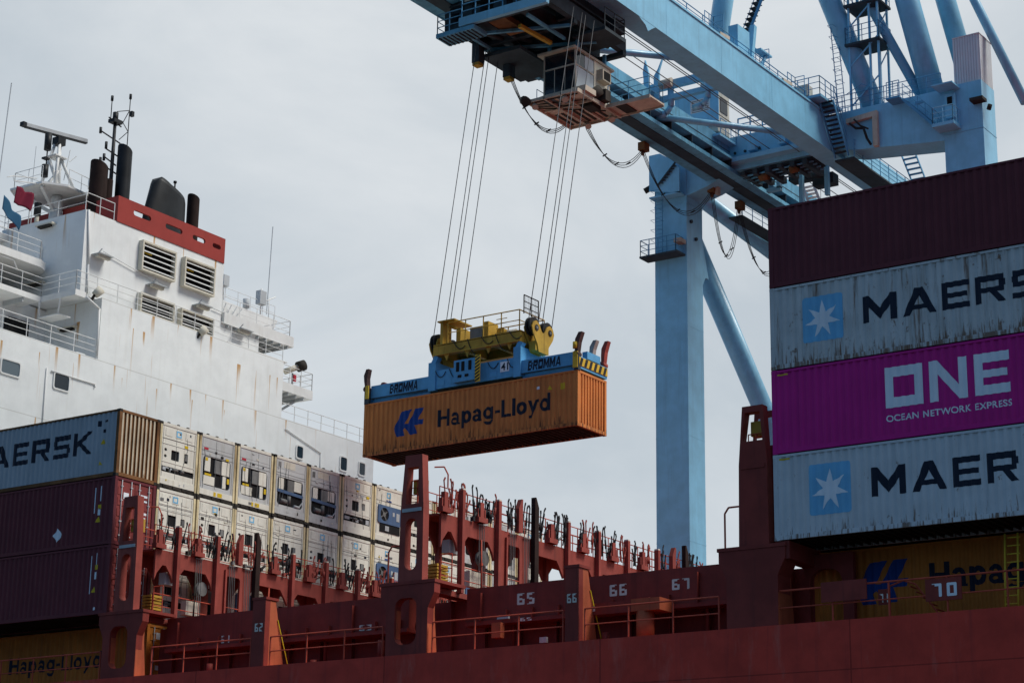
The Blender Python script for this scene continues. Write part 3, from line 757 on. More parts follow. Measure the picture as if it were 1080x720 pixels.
# hatch coaming and outboard beam between the stacks
cb = MB()
for x0, x1 in ((-60.0, -47.4), (-44.7, -32.95)):
    cb.box(x0, x1, 61.95, 62.35, 17.25, 18.52)
    cb.box(x0, x1, 61.85, 62.449, 17.10, 17.249)
    k = 0; x = x0 + 0.7
    while x < x1 - .3:
        cb.box(x, x + .05, 61.78, 61.949, 17.249, 18.3 if k % 4 == 0 else 17.6); x += 1.15; k += 1
ship.part("coaming_beam", cb, M['shipred'])
wl_ = MB().box(-61.4, -30.0, 63.0, 63.3, ZD, 18.3)
x = -60.5
while x < -31: wl_.box(x, x + .06, 62.8, 62.999, ZD, 18.3); x += 1.6
for x in (-58.2, -52.0, -43.0, -40.6, -37.2, -34.8): wl_.tube((x, 62.6, ZD), (x, 62.6, 18.2), .07, 6)
ship.part("coaming_wall", wl_, M['shipred'])
hc = MB()
for x0, x1 in ((-59.9, -47.5), (-44.6, -33.0)): hc.box(x0, x1, 62.45, 100.4, 17.5, 18.45)
hc.box(XLF - L, XLF, 65.1, 100.4, ZD, 18.55)
ship.part("hatch_cover", hc, M['shipred'])
dk = MB().mat(M['orange']).box(-36.9, -35.75, 60.9, 61.8, 16.95, 17.38).tube((-36.5, 61.2, ZD), (-36.5, 61.2, 16.95), .32, 14).mat(M['shipred']).box(-38.9, -36.901, 60.95, 61.5, 16.95, 17.36).box(-36.9, -36.3, 61.1, 61.5, 17.381, 17.44)
ship.part("roller_fitting", dk)
ship.part("fire_box", MB().box(-43.1, -42.7, 61.3, 61.55, 16.5, 17.05), M['orange'])
ship.part("deck_plate", MB().box(-41.05, -40.75, 61.4, 61.5, 16.2, 16.4), M['greytrim']); ship.part("deck_plate", MB().box(-43.0, -42.5, 61.5, 61.6, 17.2, 17.3), M['greytrim'])
for x in (-56.9, -51.5, -48.2, -38.2): ship.part("mooring_bitt", MB().tube((x, 61.3, ZD), (x, 61.3, 16.5 + .3 * math.sin(x)), .13, 10), M['shipred'])

# side posts with painted numbers
def post_(x0, x1, yb, name="deck_post"):
    p = MB().mat(M['shipred'])
    p.box(x0, x1, 60.02, 60.3, ZD, 18.52)
    p.mat(M['orange']).plate([[(60.301, ZD), (61.25, ZD), (60.62, 18.5), (60.301, 18.5)]], lambda u, v, w: (x1 - .14 + w, u, v), .139)  # side towards the sun, its light put into the orange
    p.mat(M['shipred']).box(x0 - .04, x1 + .04, 60.0, 60.75, 18.521, 18.62)
    p.mat(M['tagyellow']).bar((x1 + .16, 61.35, ZD + .02), (x1 + .02, 60.75, 17.8), .03, .03)
    return ship.part(name, p)
post_(-39.06, -38.5, 61.9); post_(-53.6, -52.95, 61.9)
for x in (-47.0, -30.3):
    pass

def ship_text(txt, u0, u1, v0, v1, y, m=M['numberwhite'], bold=.025):
    return stick("number", fit(block_digits(txt), u0, u1, v0, v1), lambda u, v: (u, y, v), [], m, ship.root, SHIP)
for txt, u0, u1, v0, v1, y in (("65", -42.42, -41.65, 17.74, 18.16, 61.94), ("66", -38.42, -37.7, 17.74, 18.15, 61.94), ("67", -35.85, -35.15, 17.76, 18.14, 61.94), ("61", -57.0, -56.5, 17.30, 17.6, 61.94),
                              ("62", -53.45, -53.05, 17.28, 17.6, 60.012), ("66", -38.98, -38.58, 17.28, 17.6, 60.012), ("65", -42.2, -41.7, 17.12, 17.235, 61.84), ("16", -38.75, -38.4, 17.08, 17.26, 60.94),
                              ("7", -36.0, -35.85, 17.12, 17.235, 61.84), ("63", -49.8, -49.2, 17.30, 17.52, 61.94)):
    ship_text(txt, u0, u1, v0, v1, y)

# deck rails
rl = MB()
for x0, x1 in ((-59.0, -53.7), (-52.7, -47.2), (-44.9, -39.2), (-38.3, -33.0), (-30.8, -19.0)):
    rl.rail([(x0, 60.12, ZD), (x1, 60.12, ZD)], 1.12, 2.0, .033, 1)
rl.rail([(XLF - 20, 60.12, ZD), (-61.9, 60.12, ZD)], 1.12, 2.0, .033, 1)
ship.part("deck_rail", rl, M['railred'])
# small boards and frames on the rail at the right
b_ = MB().box(-29.2, -27.6, 60.05, 60.09, 16.55, 17.2); ship.part("notice_board", b_, M['shipred'])
b_ = MB().box(-25.6, -24.4, 60.06, 60.10, 16.3, 17.0); o = ship.part("number_board", b_, M['shipred'])
stick("number", fit(block_digits("70", gap=.34), -25.38, -24.55, 16.42, 16.84), lambda u, v: (u, 60.05, v), [], M['letterwhite'], o, SHIP)
b_ = MB().box(-27.3, -26.9, 60.26, 60.3, 16.35, 16.85); o = ship.part("number_board", b_, M['shipred'])
stick("number", fit(block_digits("71"), -27.24, -26.96, 16.42, 16.7), lambda u, v: (u, 60.25, v), [], M['numberwhite'], o, SHIP)
fr_ = MB().path([(-27.1, 60.7, ZD), (-27.1, 60.7, 17.0), (-26.6, 60.7, 17.15), (-26.2, 60.7, 17.0), (-25.4, 60.7, ZD)], .03)
for k in range(5): fr_.bar((-26.4 + .22 * k, 60.7, 16.95 - .2 * k), (-26.4 + .22 * k, 61.3, 16.95 - .2 * k), .05, .03)
ship.part("deck_steps", fr_, M['railred'])
ld = MB()
for dx in (0, .42): ld.tube((-23.2 + dx, 60.55, ZD), (-23.3 + dx, 61.1, 18.4), .035)
for k in range(9): ld.tube((-23.2, 60.57 + .06 * k, 16.1 + .27 * k), (-22.78, 60.57 + .06 * k, 16.1 + .27 * k), .022)
ship.part("deck_ladder", ld, M['yellowbright'])

# ---- lashing bridges
SPIKES = (66.1, 67.25, 78.2, 79.35, 90.3, 91.4)
TALL = (62.3, 64.72, 69.7, 72.05, 74.4, 76.95, 81.8, 84.2, 86.6, 89.0, 93.6, 96.0, 98.4)
SHORT = (61.2, 63.55, 68.5, 70.9, 73.25, 75.7, 80.6, 83.0, 85.4, 87.8, 92.5, 94.8, 97.2)
def lashing_bridge(xb, solid, y_end, label):
    """xb = x of the lit (+X) face; the bridge is 1.1 m deep"""
    x0, x1 = xb - 1.1, xb
    # pedestal at the ship's side
    P = lambda u, v, w: (xb + u, 60.0 + w, v)
    out = [(-1.62, ZD), (.28, ZD), (.30, 17.6), (.58, 18.15), (.58, 18.52), (-1.90, 18.52), (-1.90, 18.15), (-1.62, 17.6)]
    pd = MB().mat(M['shipred'])
    hole = [rrect(-1.22, -.22, 16.3, 18.02, .34, 5)]
    pd.plate([out] + ([] if solid else hole), P, .36 if not solid else .9)
    pd.mat(M['orange'])  # faces towards the sun, lit tone put into the colour
    yd = 60.37 if not solid else 60.91
    pd.plate([[(yd, ZD), (yd + .3, ZD), (yd + .12, 17.4), (yd + .12, 17.9), (yd + .35, 18.5), (yd, 18.5)]], lambda u, v, w: (xb + .12 + w, u, v), .14)
    pd.plate([[(60.02, ZD), (yd, ZD), (yd, 17.55), (60.02, 17.55)]], lambda u, v, w: (xb + .281 + w, u, v), .012)
    if not solid: pd.plate([[(60.1, 16.35), (60.36, 16.35), (60.36, 17.6), (60.1, 17.6)]], lambda u, v, w: (xb - 1.219 + w, u, v), .012)
    pd.mat(M['shipred']).box(xb - 1.95, xb + .62, 59.97, 61.9, 18.521, 18.64)
    br = ship.part("lashing_bridge", pd, label=label)
    # tower
    out = [(-1.12, 18.641), (0, 18.641), (-.02, 21.4), (-.14, 23.42), (-.92, 23.42), (-1.08, 21.4)]
    win = [(-.86, 21.55), (-.26, 21.55), (-.30, 22.95), (-.80, 22.95)]
    if solid: win = [(-.97, 22.2), (-.17, 22.2), (-.26, 23.2), (-.82, 23.2)]
    tw = MB()
    loops = [out, win] + ([] if solid else [rrect(-.84, -.30, 19.05, 21.0, .26, 5)])
    tw.plate(loops, P, .36)
    if solid: tw.plate([out, win], lambda u, v, w: (xb + u, 60.9 + w, v), .1)
    tw.mat(M['greytrim'] if not solid else M['shipred']).box(xb - 1.0, xb - .1, 59.97, 59.999, 21.25, 21.38)
    ship.part("tower", tw, M['bridge'] if not solid else M['shipred'], br) if not tw.mats else None
    if tw.mats:
        for i, q in enumerate(tw.mats): pass
        tw.mats.insert(0, M['bridge'] if not solid else M['shipred'])
        n0 = len(tw.f) - 6
        tw.m = [0] * n0 + [1] * 6
        ship.part("tower", tw, None, br)
    ex = MB().mat(M['yellow']).box(xb - .78, xb - .36, 60.35, 60.75, 22.0 if not solid else 22.45, 22.55 if not solid else 22.95)
    ship.part("tool_box", ex, None, br)
    s_ = MB().rail([(xb - .85, 60.3, 21.4), (xb - .25, 60.3, 21.4)], 1.1, .3, .022, 3)
    ship.part("tower_rail", s_, M['railred'], br); s_ = MB()
    s_.path([(xb + .0, 60.6, 23.0), (xb + .35, 60.75, 23.0), (xb + .5, 60.8, 22.7), (xb + .5, 60.8, 22.2)], .03)
    ship.part("hook_pipe", s_, M['railred'], br); s_ = MB()
    s_.path([(xb - 1.75, 60.2, 18.64), (xb - 1.75, 60.2, 19.85), (xb - 1.6, 60.2, 20.05), (xb - 1.15, 60.2, 20.05)], .035)
    ship.part("vent_pipe", s_, M['railred'], br); s_ = MB()
    s_.rail([(xb + .03, 61.1, 18.64), (xb + .55, 61.1, 18.64)], 1.1, .6, .025, 1)
    ship.part("tower_rail", s_, M['railred'], br)
    if solid: return br
    # girders with haunched arches, both faces
    ys = [61.0] + [y for y in sorted(TALL) if y < y_end]
    gd = MB()
    for xa, th in ((x1 - .10, .10), (x0, .10)):
        for a, b in zip(ys, ys[1:]):
            if any(a < s_y < b for s_y in SPIKES[::2]) :
                # solid panel with two slots
                gd.plate([rc(a + .11, b - .11 - (2.6 if b - a > 4.5 else 0), 18.5, 21.35), rrect(a + .75, a + 1.65, 18.9, 20.85, .12, 3)], lambda u, v, w, xa=xa: (xa + w, u, v), th)
                if b - a > 4.5:
                    c0 = a + (b - a) - 2.7
                    gd.plate([[(c0, 21.35), (c0, 20.2), (c0 + .15, 20.4), (c0 + .45, 20.75), (b - .65, 20.75), (b - .35, 20.4), (b - .12, 20.1), (b - .12, 21.35)]], lambda u, v, w, xa=xa: (xa + w, u, v), th)
            else:
                e = .11
                gd.plate([[(a + e, 21.35), (a + e, 20.05), (a + e + .12, 20.35), (a + .55, 20.72), (b - .55, 20.72), (b - e - .12, 20.35), (b - e, 20.05), (b - e, 21.35)]], lambda u, v, w, xa=xa: (xa + w, u, v), th)
    gd.box(x0 + .1, x1 - .1, 61.0, ys[-1], 21.25, 21.33)
    gd.box(x0 + .1, x1 - .1, 61.0, ys[-1], 18.42, 18.5)
    gd.box(x1 - .1, x1, 61.0, ys[-1], 18.3, 18.499)
    for a in ys[2::3]: gd.box(x1 + .001, x1 + .09, a + .62, a + .72, 18.5, 21.1)
    ship.part("girder", gd, M['bridge'], br)
    for y in ys[1:]:
        p = MB().mat(M['bridge']).box(x1 - .02, x1 + .2, y - .09, y + .09, 18.45, 22.42).box(x0 + .02, x0 + .22, y - .1, y + .1, 18.45, 21.34)
        p.mat(M['cream']).box(x1 - .01, x1 + .19, y - .08, y + .08, 22.421, 22.48)
        ship.part("post", p, None, br)
    for y in SHORT:
        if y < ys[-1]:
            p = MB().box(x1 - .02, x1 + .16, y - .12, y + .12, 21.36, 22.15); p.box(x1 - .05, x1 + .22, y - .3, y + .3, 21.36, 21.55)
            for dy in (-.22, .22): p.box(x1 - .03, x1 + .14, y + dy - .03, y + dy + .03, 21.55, 21.9)
            ship.part("lashing_bracket", p, M['bridge'], br)
    for i, y in enumerate(SPIKES):
        if y < ys[-1]:
            p = MB(); zt = 22.75 if i % 2 == 0 else 23.0; zb = 21.4 if i % 2 == 0 else 19.2
            s = -1 if i % 2 else 1
            p.plate([[(y - .14, zb), (y + .14, zb), (y + .14, zt - (.4 if s < 0 else 0)), (y + .14 * s * .4, zt), (y - .14, zt - (.4 if s > 0 else 0))]], lambda u, v, w: (x1 + .03 + w, u, v), .2)
            ship.part("cell_guide", p, M['sooty'] if i % 2 else M['bridge'], br)
    rr = MB()
    for xx in (x1 - .03, x0 + .05): rr.rail([(xx, 61.0, 21.35), (xx, ys[-1], 21.35)], 1.0, 1.2, .022, 2)
    rr.rail([(x1 - .03, 61.1, 18.5), (x1 - .03, ys[-1], 18.5)], 1.0, 1.4, .025, 1)
    ship.part("railing", rr, M['railred'], br)
    rng = random.Random(int(xb * 10))
    for k in range(26):                                             # loose turnbuckles and clips lying on the walkway edge and under it
        yy = rng.uniform(61.3, ys[-1] - .5)
        q = MB().mat(rng.choice([M['bridge'], M['cable'], M['grime'], M['machine']]))
        zz = rng.choice([21.36, 21.36, 18.52])
        q.tube((x1 + .05, yy, zz + .08), (x1 + .05, yy + rng.uniform(.2, .6), zz + rng.uniform(.1, .5)), rng.uniform(.035, .07), 6).box(x1 - .02, x1 + .13, yy - .06, yy + .06, zz, zz + .16)
        ship.part("turnbuckle", q, None, br)
    for k in range(14):
        yy = rng.uniform(62, ys[-1] - 1); ship.part("pipe_clamp", MB().tube((x1 + .1, yy, 20.7), (x1 + .1, yy + rng.uniform(-.1, .1), 18.5), rng.uniform(.02, .04), 6).box(x1 + .02, x1 + .16, yy - .05, yy + .05, 19.7, 19.8), rng.choice([M['railred'], M['grime']]), br)
    y = 61.5
    while y < ys[-1]:
        q = MB().mat(M['cable'] if rng.random() < .7 else M['bridge'])
        for k in range(rng.randint(4, 8)):
            yy = y + rng.uniform(-.28, .28); l1 = rng.uniform(.55, 1.2); ln = rng.uniform(-.28, .28); xx = x1 + rng.uniform(.0, .12)
            q.tube((xx, yy, 21.45), (xx + .05, yy + ln, 21.45 + l1), .027, 5)
            q.tube((xx + .01, yy + ln * .3, 21.45 + l1 * .3), (xx + .03, yy + ln * .62, 21.45 + l1 * .62), .042, 6)
            q.bar((xx + .05, yy + ln, 21.43 + l1), (xx + .05, yy + ln + rng.uniform(-.1, .1), 21.56 + l1), .035, .06)
        ship.part("lashing_rods", q, None, br)
        y += rng.uniform(.6, 1.25)
    # hanging rods, cabinets and reels under the walkway
    for yy in (63.5, 65.6, 66.6):
        hg = MB()
        for k in range(4): hg.tube((x1 + .06, yy + .11 * k, 21.3), (x1 + .06, yy + .11 * k + .05, 18.7), .016, 5)
        hg.bar((x1 + .06, yy - .05, 21.3), (x1 + .06, yy + .4, 21.3), .04, .04)
        ship.part("hanging_rods", hg, M['machine'], br)
    hg = MB()
    for k in range(7): hg.box(x1 - .75, x1 - .25, 61.25, 61.95, 18.6 + .13 * k, 18.69 + .13 * k); 
    for y_ in (61.3, 61.85): hg.box(x1 - .7, x1 - .6, y_, y_ + .08, 18.5, 19.4)
    ship.part("gear_rack", hg, M['yellow'], br)
    for y0_, z0_ in ((63.3, 18.9), (69.0, 18.7)): ship.part("cabinet", MB().box(x1 - .5, x1 - .2, y0_, y0_ + .8, z0_, z0_ + .6), M['cream'], br)
    ship.part("cabinet", MB().box(x1 - .6, x1 - .25, 62.0, 62.7, 20.0, 20.5), M['greytrim'], br)
    ship.part("hose_reel", MB().tube((x1 - .4, 64.2, 20.1), (x1 - .3, 64.2, 20.1), .3, 14).tube((x1 - .3, 64.2, 20.1), (x1 - .2, 64.2, 20.1), .18, 12).tube((x1 - .2, 64.2, 20.1), (x1 - .15, 64.2, 20.1), .3, 14), M['machine'], br)
    return br
lashing_bridge(-60.1, False, 99, "lashing bridge in front of the left stack")
lashing_bridge(-45.36, False, 99, "lashing bridge standing in the empty bay")
lashing_bridge(-31.02, True, 62, "solid end tower beside the right stack")
# dark arched frame under the right stack
P_ = lambda u, v, w: (u, 61.9 + w, v)
ar = MB().plate([rc(-30.7, -28.9, ZD, 18.5), rrect(-30.5, -29.3, ZD + .1, 18.0, .5, 5, bot=False)], P_, .2)
ship.part("stack_support", ar, M['shipred'])
sp = MB()
ship.part("stack_pedestal", MB().box(-19.6, -19.2, 60.1, 62.3, ZD, ZB - .01), M['shipred'])
sp.box(XR, XR + .5, 60.05, 62.3, 18.1, ZB - .01)
ship.part("stack_pedestal", sp, M['shipred'])

# ---- deckhouse
XS = -77.0
dh = MB()
dh.box(-130, XS, 56.0, 73.1, ZD + .01, 34.9)
dh.box(-130, XS, 73.1, 96.6, ZD + .01, 34.9)
dh.box(-130, -81.2, 58, 73.1, 34.9, 44.2 - 6.0)            # back of the open passage
dh.box(-130, XS, 73.1, 87.85, 34.901, 38.28)
dh.box(-84.0, XS - .5, 71.95, 82.85, 38.281, 43.0)
dh.box(-90, XS - .55, 82.85, 86.2, 38.281, 40.1)
dh.box(-120, -84.0, 66, 82.0, 38.281, 42.6)
dh.box(-79.4, XS - .02, 71.6, 72.2, 34.9, 34.95)
house = ship.part("deckhouse", dh, M['white'])
dk_ = MB()
# open decks towards the near side with edge plates
dk_.box(-110, -79.6, 56, 71.2, 37.95, 38.25); dk_.box(-79.6, XS - .02, 71.2, 71.94, 37.95, 38.27)
dk_.plate([[(56, -110), (72 - .06, -110), (71.94, -80.6), (71.6, -79.9), (71.0, -79.6), (56, -79.6)]], lambda u, v, w: (v, u, 39.85 + w), .42)
dk_.plate([[(56, -110), (71.94, -110), (71.94, -83.4), (56, -83.4)]], lambda u, v, w: (v, u, 42.3 + w), .3)
dk_.box(-84, XS - .3, 82.9, 89.0, 39.46, 40.09); dk_.box(-84, XS - .35, 87.86, 91.0, 36.7, 37.25)
dk_.box(-86, XS - .02, 83, 88.2, 38.281, 38.34)
ship.part("open_deck", dk_, M['whitetrim'], house)
for y in [83.3 + k * .65 for k in range(9)]: ship.part("deck_beam", MB().box(-83.9, XS - .35, y, y + .06, 39.28, 39.459), M['greytrim'], house)
for k in range(4): ship.part("deck_beam", MB().box(-83.9, XS - .4, 88.1 + k * .7, 88.16 + k * .7, 36.5, 36.699), M['greytrim'], house)
ship.part("deck_brace", MB().bar((XS - 1.2, 87.9, 35.0), (XS - 1.2, 90.4, 36.6), .12, .12), M['greytrim'], house)
ship.part("deck_brace", MB().bar((XS - 1.2, 87.9, 35.8), (XS - 1.2, 89.2, 36.6), .1, .1), M['greytrim'], house)
for k in range(6): ship.part("deck_beam", MB().box(-88, -79.7, 60 + k * 2.0, 60.1 + k * 2, 37.7, 37.949), M['greytrim'], house)
rw = MB()
rw.rail([(XS - .03, 60, 34.9), (XS - .03, 73.0, 34.9)], 1.0, 1.7, .026, 2)
rw.rail([(-79.65, 60, 38.25), (-79.65, 71.25, 38.25), (XS - .06, 71.25, 38.27), (XS - .06, 87.8, 38.28)], 1.05, 1.5, .024, 2)
rw.rail([(-79.7, 58, 40.27), (-79.7, 71.0, 40.27), (-80.6, 71.9, 40.27)], 1.05, 1.7, .024, 2)
rw.rail([(-83.5, 60, 42.6), (-83.5, 71.9, 42.6)], 1.0, 1.7, .022, 2)
rw.rail([(XS - .1, 87.9, 34.9), (XS - .1, 96.5, 34.9)], .95, 1.3, .024, 1)
rw.rail([(XS - .6, 83, 40.09), (XS - .6, 88.95, 40.09), (-83, 88.95, 40.09)], 1.05, 1.4, .024, 2)
rw.rail([(XS - .4, 87.9, 37.25), (XS - .4, 90.95, 37.25), (-83, 90.95, 37.25)], 1.05, 1.0, .024, 2)
rw.rail([(XS - .6, 72.0, 43.0), (XS - .6, 74.1, 43.0)], 1.0, 1.1, .026, 1)
rw.rail([(XS - .6, 72.0, 43.0), (-83.9, 72.0, 43.0)], .9, 2.4, .02, 1)
rw.path([(-79.7, 66.0, 39.3), (-79.7, 67.2, 39.75), (-79.7, 69.2, 39.75), (-79.7, 69.5, 39.3)], .035)
ship.part("house_rail", rw, M['whitetrim'], house)
# louvres
for (y0, y1, z0, z1) in ((76.0, 78.65, 40.70, 42.42), (79.35, 81.85, 40.68, 42.40), (76.1, 78.75, 38.29, 39.45), (79.3, 81.95, 38.29, 39.38)):
    xf = XS - .5
    q = MB().mat(M['dark']).box(xf + .002, xf + .02, y0 + .1, y1 - .1, z0 + .1, z1 - .1)
    q.mat(M['cream'])
    for a, b, c_, d_ in ((y0, y1, z1 - .1, z1), (y0, y1, z0, z0 + .1), (y0, y0 + .1, z0 + .1, z1 - .1), (y1 - .1, y1, z0 + .1, z1 - .1)): q.box(xf + .002, xf + .34, a, b, c_, d_)
    n_ = 5 if z1 - z0 > 1.5 else 3
    for k in range(n_):
        z = z0 + .18 + k * (z1 - z0 - .2) / n_
        q.mat(M['whitetrim']); q.plate([[(xf + .06, z + .16), (xf + .32, z), (xf + .32, z + .045), (xf + .06, z + .2)]], lambda u, v, w, y0=y0: (u, y0 + .1 + w, v), y1 - y0 - .2)
    if z1 > 42: q.mat(M['tagyellow']).box(xf + .021, xf + .05, y0 + .25, y0 + 1.0, z1 - .62, z1 - .54)
    ship.part("louvre", q, None, house)
# windows
for y0, y1, z0, z1, big in ((66.55, 67.9, 32.60, 33.45, 1), (70.1, 71.25, 32.62, 33.55, 1), (89.25, 89.95, 32.75, 33.6, 0), (93.3, 94.05, 32.8, 33.75, 0), (95.1, 95.8, 32.85, 33.75, 0), (63.0, 64.3, 32.55, 33.4, 1)):
    q = MB().mat(M['whitetrim']).plate([rrect(y0, y1, z0, z1, .14, 3), rrect(y0 + .08, y1 - .08, z0 + .08, z1 - .08, .1, 3)], lambda u, v, w: (XS + .002 + w, u, v), .06)
    w_ = ship.part("window", q, None, house)
    ship.part("pane", MB().plate([rrect(y0 + .05, y1 - .05, z0 + .05, z1 - .05, .1, 3)], lambda u, v, w: (XS + .003 + w, u, v), .02), M['glasspale'] if y0 < 69 else M['glassdark'], w_) if False else \
        MB().plate([rrect(y0 + .05, y1 - .05, z0 + .05, z1 - .05, .1, 3)], lambda u, v, w: (XS + .003 + w, u, v), .02).build("pane", M['glasspale'] if y0 < 69 else M['glassdark'], house, SHIP)
# lamps, pipes, brackets on the walls
for x, y, z in ((XS - .3, 73.05, 40.6), (XS - .3, 77.2, 40.05), (XS - .3, 80.9, 39.85), (XS - .3, 84.4, 39.3)):
    q = MB().mat(M['greytrim']).box(x - .2, x + .5, y - .5, y + .5, z, z + .05).mat(M['cream']).box(x + .1, x + .3, y - .45, y + .45, z - .14, z - .001)
    q.mat(M['greytrim']).bar((x - .2, y - .2, z), (x + .3, y - .2, z + .35), .04, .04)
    ship.part("wall_lamp", q, None, house)
for x, y, z in ((-80.2, 71.6, 42.55), (-80.6, 71.6, 39.3), (-79.2, 72.85, 36.9)):
    ship.part("wall_lamp", MB().mat(M['cream']).box(x - .8, x + .5, y, y + .3, z, z + .08).mat(M['grime']).box(x - .6, x + .3, y, y + .25, z - .12, z - .001), None, house)
for y, z in ((72.5, 38.5), (80.6, 38.4)):
    q = MB().mat(M['cream']).tube((XS + .05, y, z - .25), (XS + .25, y + .25, z + .1), .2, 10, .26).mat(M['grime']).tube((XS - .05, y - .1, z - .5), (XS + .1, y, z - .2), .08, 8)
    ship.part("floodlight", q, None, house)
for pts_, r_ in (([(XS + .06, 71.9, 38.0), (XS + .06, 72.9, 37.6), (XS + .06, 72.95, 35.0)], .06),
                 ([(XS + .05, 69.6, 30.0), (XS + .05, 69.6, 33.6)], .03),
                 ([(XS + .05, 69.9, 33.5), (XS + .05, 73.0, 33.5), (XS + .05, 73.0, 33.3)], .035),
                 ([(XS - .44, 72.1, 43.0), (XS - .44, 72.35, 40.0), (XS - .44, 72.4, 38.4)], .06),
                 ([(XS - .4, 73.3, 41.0), (XS - .4, 77.5, 40.4), (XS - .4, 77.5, 40.1)], .025),
                 ([(XS - .4, 82.0, 40.1), (XS - .4, 86.0, 39.9), (XS - .4, 86.0, 39.6)], .025),
                 ([(XS + .05, 88.2, 34.3), (XS + .05, 91.5, 33.5), (XS + .05, 91.5, 32.0)], .03),
                 ([(XS + .05, 72.9, 31.0), (XS + .05, 72.9, 28.0)], .03)):
    ship.part("wall_pipe", MB().path(pts_, r_, 8), M['whitetrim'], house)
br_ = MB().mat(M['whitetrim']).bar((-79.6, 71.1, 37.95), (-79.5, 71.1, 37.0), .06, .06).bar((-78.0, 71.1, 37.95), (-78.1, 71.1, 37.1), .06, .06).box(-79.5, -78.0, 71.05, 71.9, 37.0, 37.06)
ship.part("switch_box", MB().box(-81.2, -80.8, 70.2, 71.6, 36.3, 37.1), M['black'], house)
ship.part("light_bracket", br_, None, house)
# funnel casing
fc = MB()
xf = XS - .45
slots = [rrect(75.4, 76.75, 43.72, 44.02, .14, 4), rrect(77.9, 79.25, 43.70, 44.0, .14, 4), rrect(80.1, 81.15, 43.7, 43.98, .14, 4), rrect(81.75, 82.45, 43.7, 43.98, .14, 4)]
fc.plate([rc(74.2, 82.8, 43.0, 44.48)] + slots, lambda u, v, w: (xf - w, u, v), .12)
fc.box(-86, xf - .12, 74.2, 74.32, 43.0, 44.48); fc.box(-86, xf - .12, 82.68, 82.8, 43.0, 44.48)
fc.box(-86.1, -86, 74.2, 82.8, 43.0, 44.48)
case = ship.part("funnel_casing", fc, M['band'])
fi = MB().box(-85.9, xf - .9, 74.4, 79.6, 43.01, 43.95); ship.part("casing_floor", fi, M['black'], case)
ex = MB()
XE = -79.5
def pipe(y, r, z1, slant=.35, m=None, x=XE):
    q = MB(); n = 18; q.sm = True
    ring = lambda z, s: [(x + r * math.cos(2 * math.pi * k / n), y + r * math.sin(2 * math.pi * k / n), z - s * r * math.sin(2 * math.pi * k / n)) for k in range(n)]
    for i, (z, s, rr) in enumerate(((43.2, 0, 0), (z1 - .5, 0, 0), (z1, slant, 0))): q.v += ring(z, s)
    for b in (0, n): 
        for k in range(n): q.f.append([b + k, b + (k + 1) % n, b + n + (k + 1) % n, b + n + k]); q.m.append(0); q.smooth.append(True)
    q.sm = False
    q.tube((x, y, z1 - .32 - .3 * r), (x, y, z1 - .3 - .3 * r), r * .98, 12)
    return ship.part("exhaust_pipe", q, m or M['pipeblack'])
pipe(74.55, .50, 46.75, .45, M['sooty']); pipe(75.6, .32, 46.3, .0, M['sooty'], XE - .4); pipe(76.4, .42, 48.3, .55); pipe(82.1, .36, 47.2, .45, M['sooty'])
q = MB()                                                        # curved hood of the main funnel
n = 32; q.sm = True; YH, RY, RX, XH = 79.65, 1.75, .55, XE
def hood_top(sn): return 47.5 - .42 * (sn + .8) - 1.2 * max(0, -sn - .7) - .3 * max(0, sn - .8)
for lev in range(4):
    for k in range(n):
        a_ = 2 * math.pi * k / n; c_, sn = math.cos(a_), math.sin(a_)
        z_ = (43.2, 45.4, hood_top(sn) - .25, hood_top(sn))[lev]; f_ = (1.0, 1.0, .985, .95)[lev]
        q.v.append((XH + RX * f_ * c_, YH + RY * f_ * sn + max(0, -sn) * (0, .35, .75, .8)[lev], z_))
for lev in range(3):
    for k in range(n): q.f.append([lev * n + k, lev * n + (k + 1) % n, (lev + 1) * n + (k + 1) % n, (lev + 1) * n + k]); q.m.append(0); q.smooth.append(True)
q.sm = False
for k in range(n // 2 - 1):                                     # lid, as strips across the mouth
    q.f.append([3 * n + (n // 4 + k) % n, 3 * n + (n // 4 + k + 1) % n, 3 * n + (n // 4 - k - 1) % n, 3 * n + (n // 4 - k) % n]); q.m.append(0); q.smooth.append(False)
q.tube((XE, 80.5, 46.8), (XE, 80.5, 47.6), .05, 6).tube((XE, 80.5, 47.6), (XE, 80.5, 47.72), .1, 8)
ship.part("funnel_hood", q, M['pipeblack'])
# radar mast
XM = -82.0
mp = MB().mat(M['whitetrim'])
mp.plate([[(71.9, -83.6), (73.0, -84.3), (76.6, -83.2), (76.5, -80.7), (73.2, -80.4), (72.0, -81.2)]], lambda u, v, w: (v, u, 45.25 + w), .12)
mp.tube((XM, 73.9, 43.0), (XM, 73.9, 44.4), .42, 12, .36).tube((XM, 73.9, 44.4), (XM, 73.9, 45.2), .36, 12, .3)
for y, x in ((72.2, -81.4), (75.9, -81.0), (73.2, -83.6), (75.8, -83.0)): mp.bar((XM, 73.9, 44.1), (x, y, 45.2), .16, .2)
mast = ship.part("radar_mast", mp, None)
lg = MB().mat(M['whitetrim'])
for a, b in (((XM - .5, 73.0, 45.37), (XM - .1, 73.55, 48.3)), ((XM + .5, 73.2, 45.37), (XM + .15, 73.65, 48.3)), ((XM, 74.0, 45.37), (XM, 73.8, 48.3)), ((XM + .2, 75.3, 45.37), (XM + .1, 73.9, 47.4)), ((XM - .2, 73.0, 45.37), (XM, 74.0, 46.9)), ((XM, 74.1, 45.4), (XM, 73.1, 47.2))): lg.tube(a, b, .09, 8)
lg.box(XM - .4, XM + .4, 73.2, 74.1, 47.4, 47.46)
for a, b in (((XM, 74.3, 46.3), (XM, 74.6, 48.2)), ((XM, 74.6, 47.5), (XM, 75.1, 48.0))): lg.tube(a, b, .025, 5)
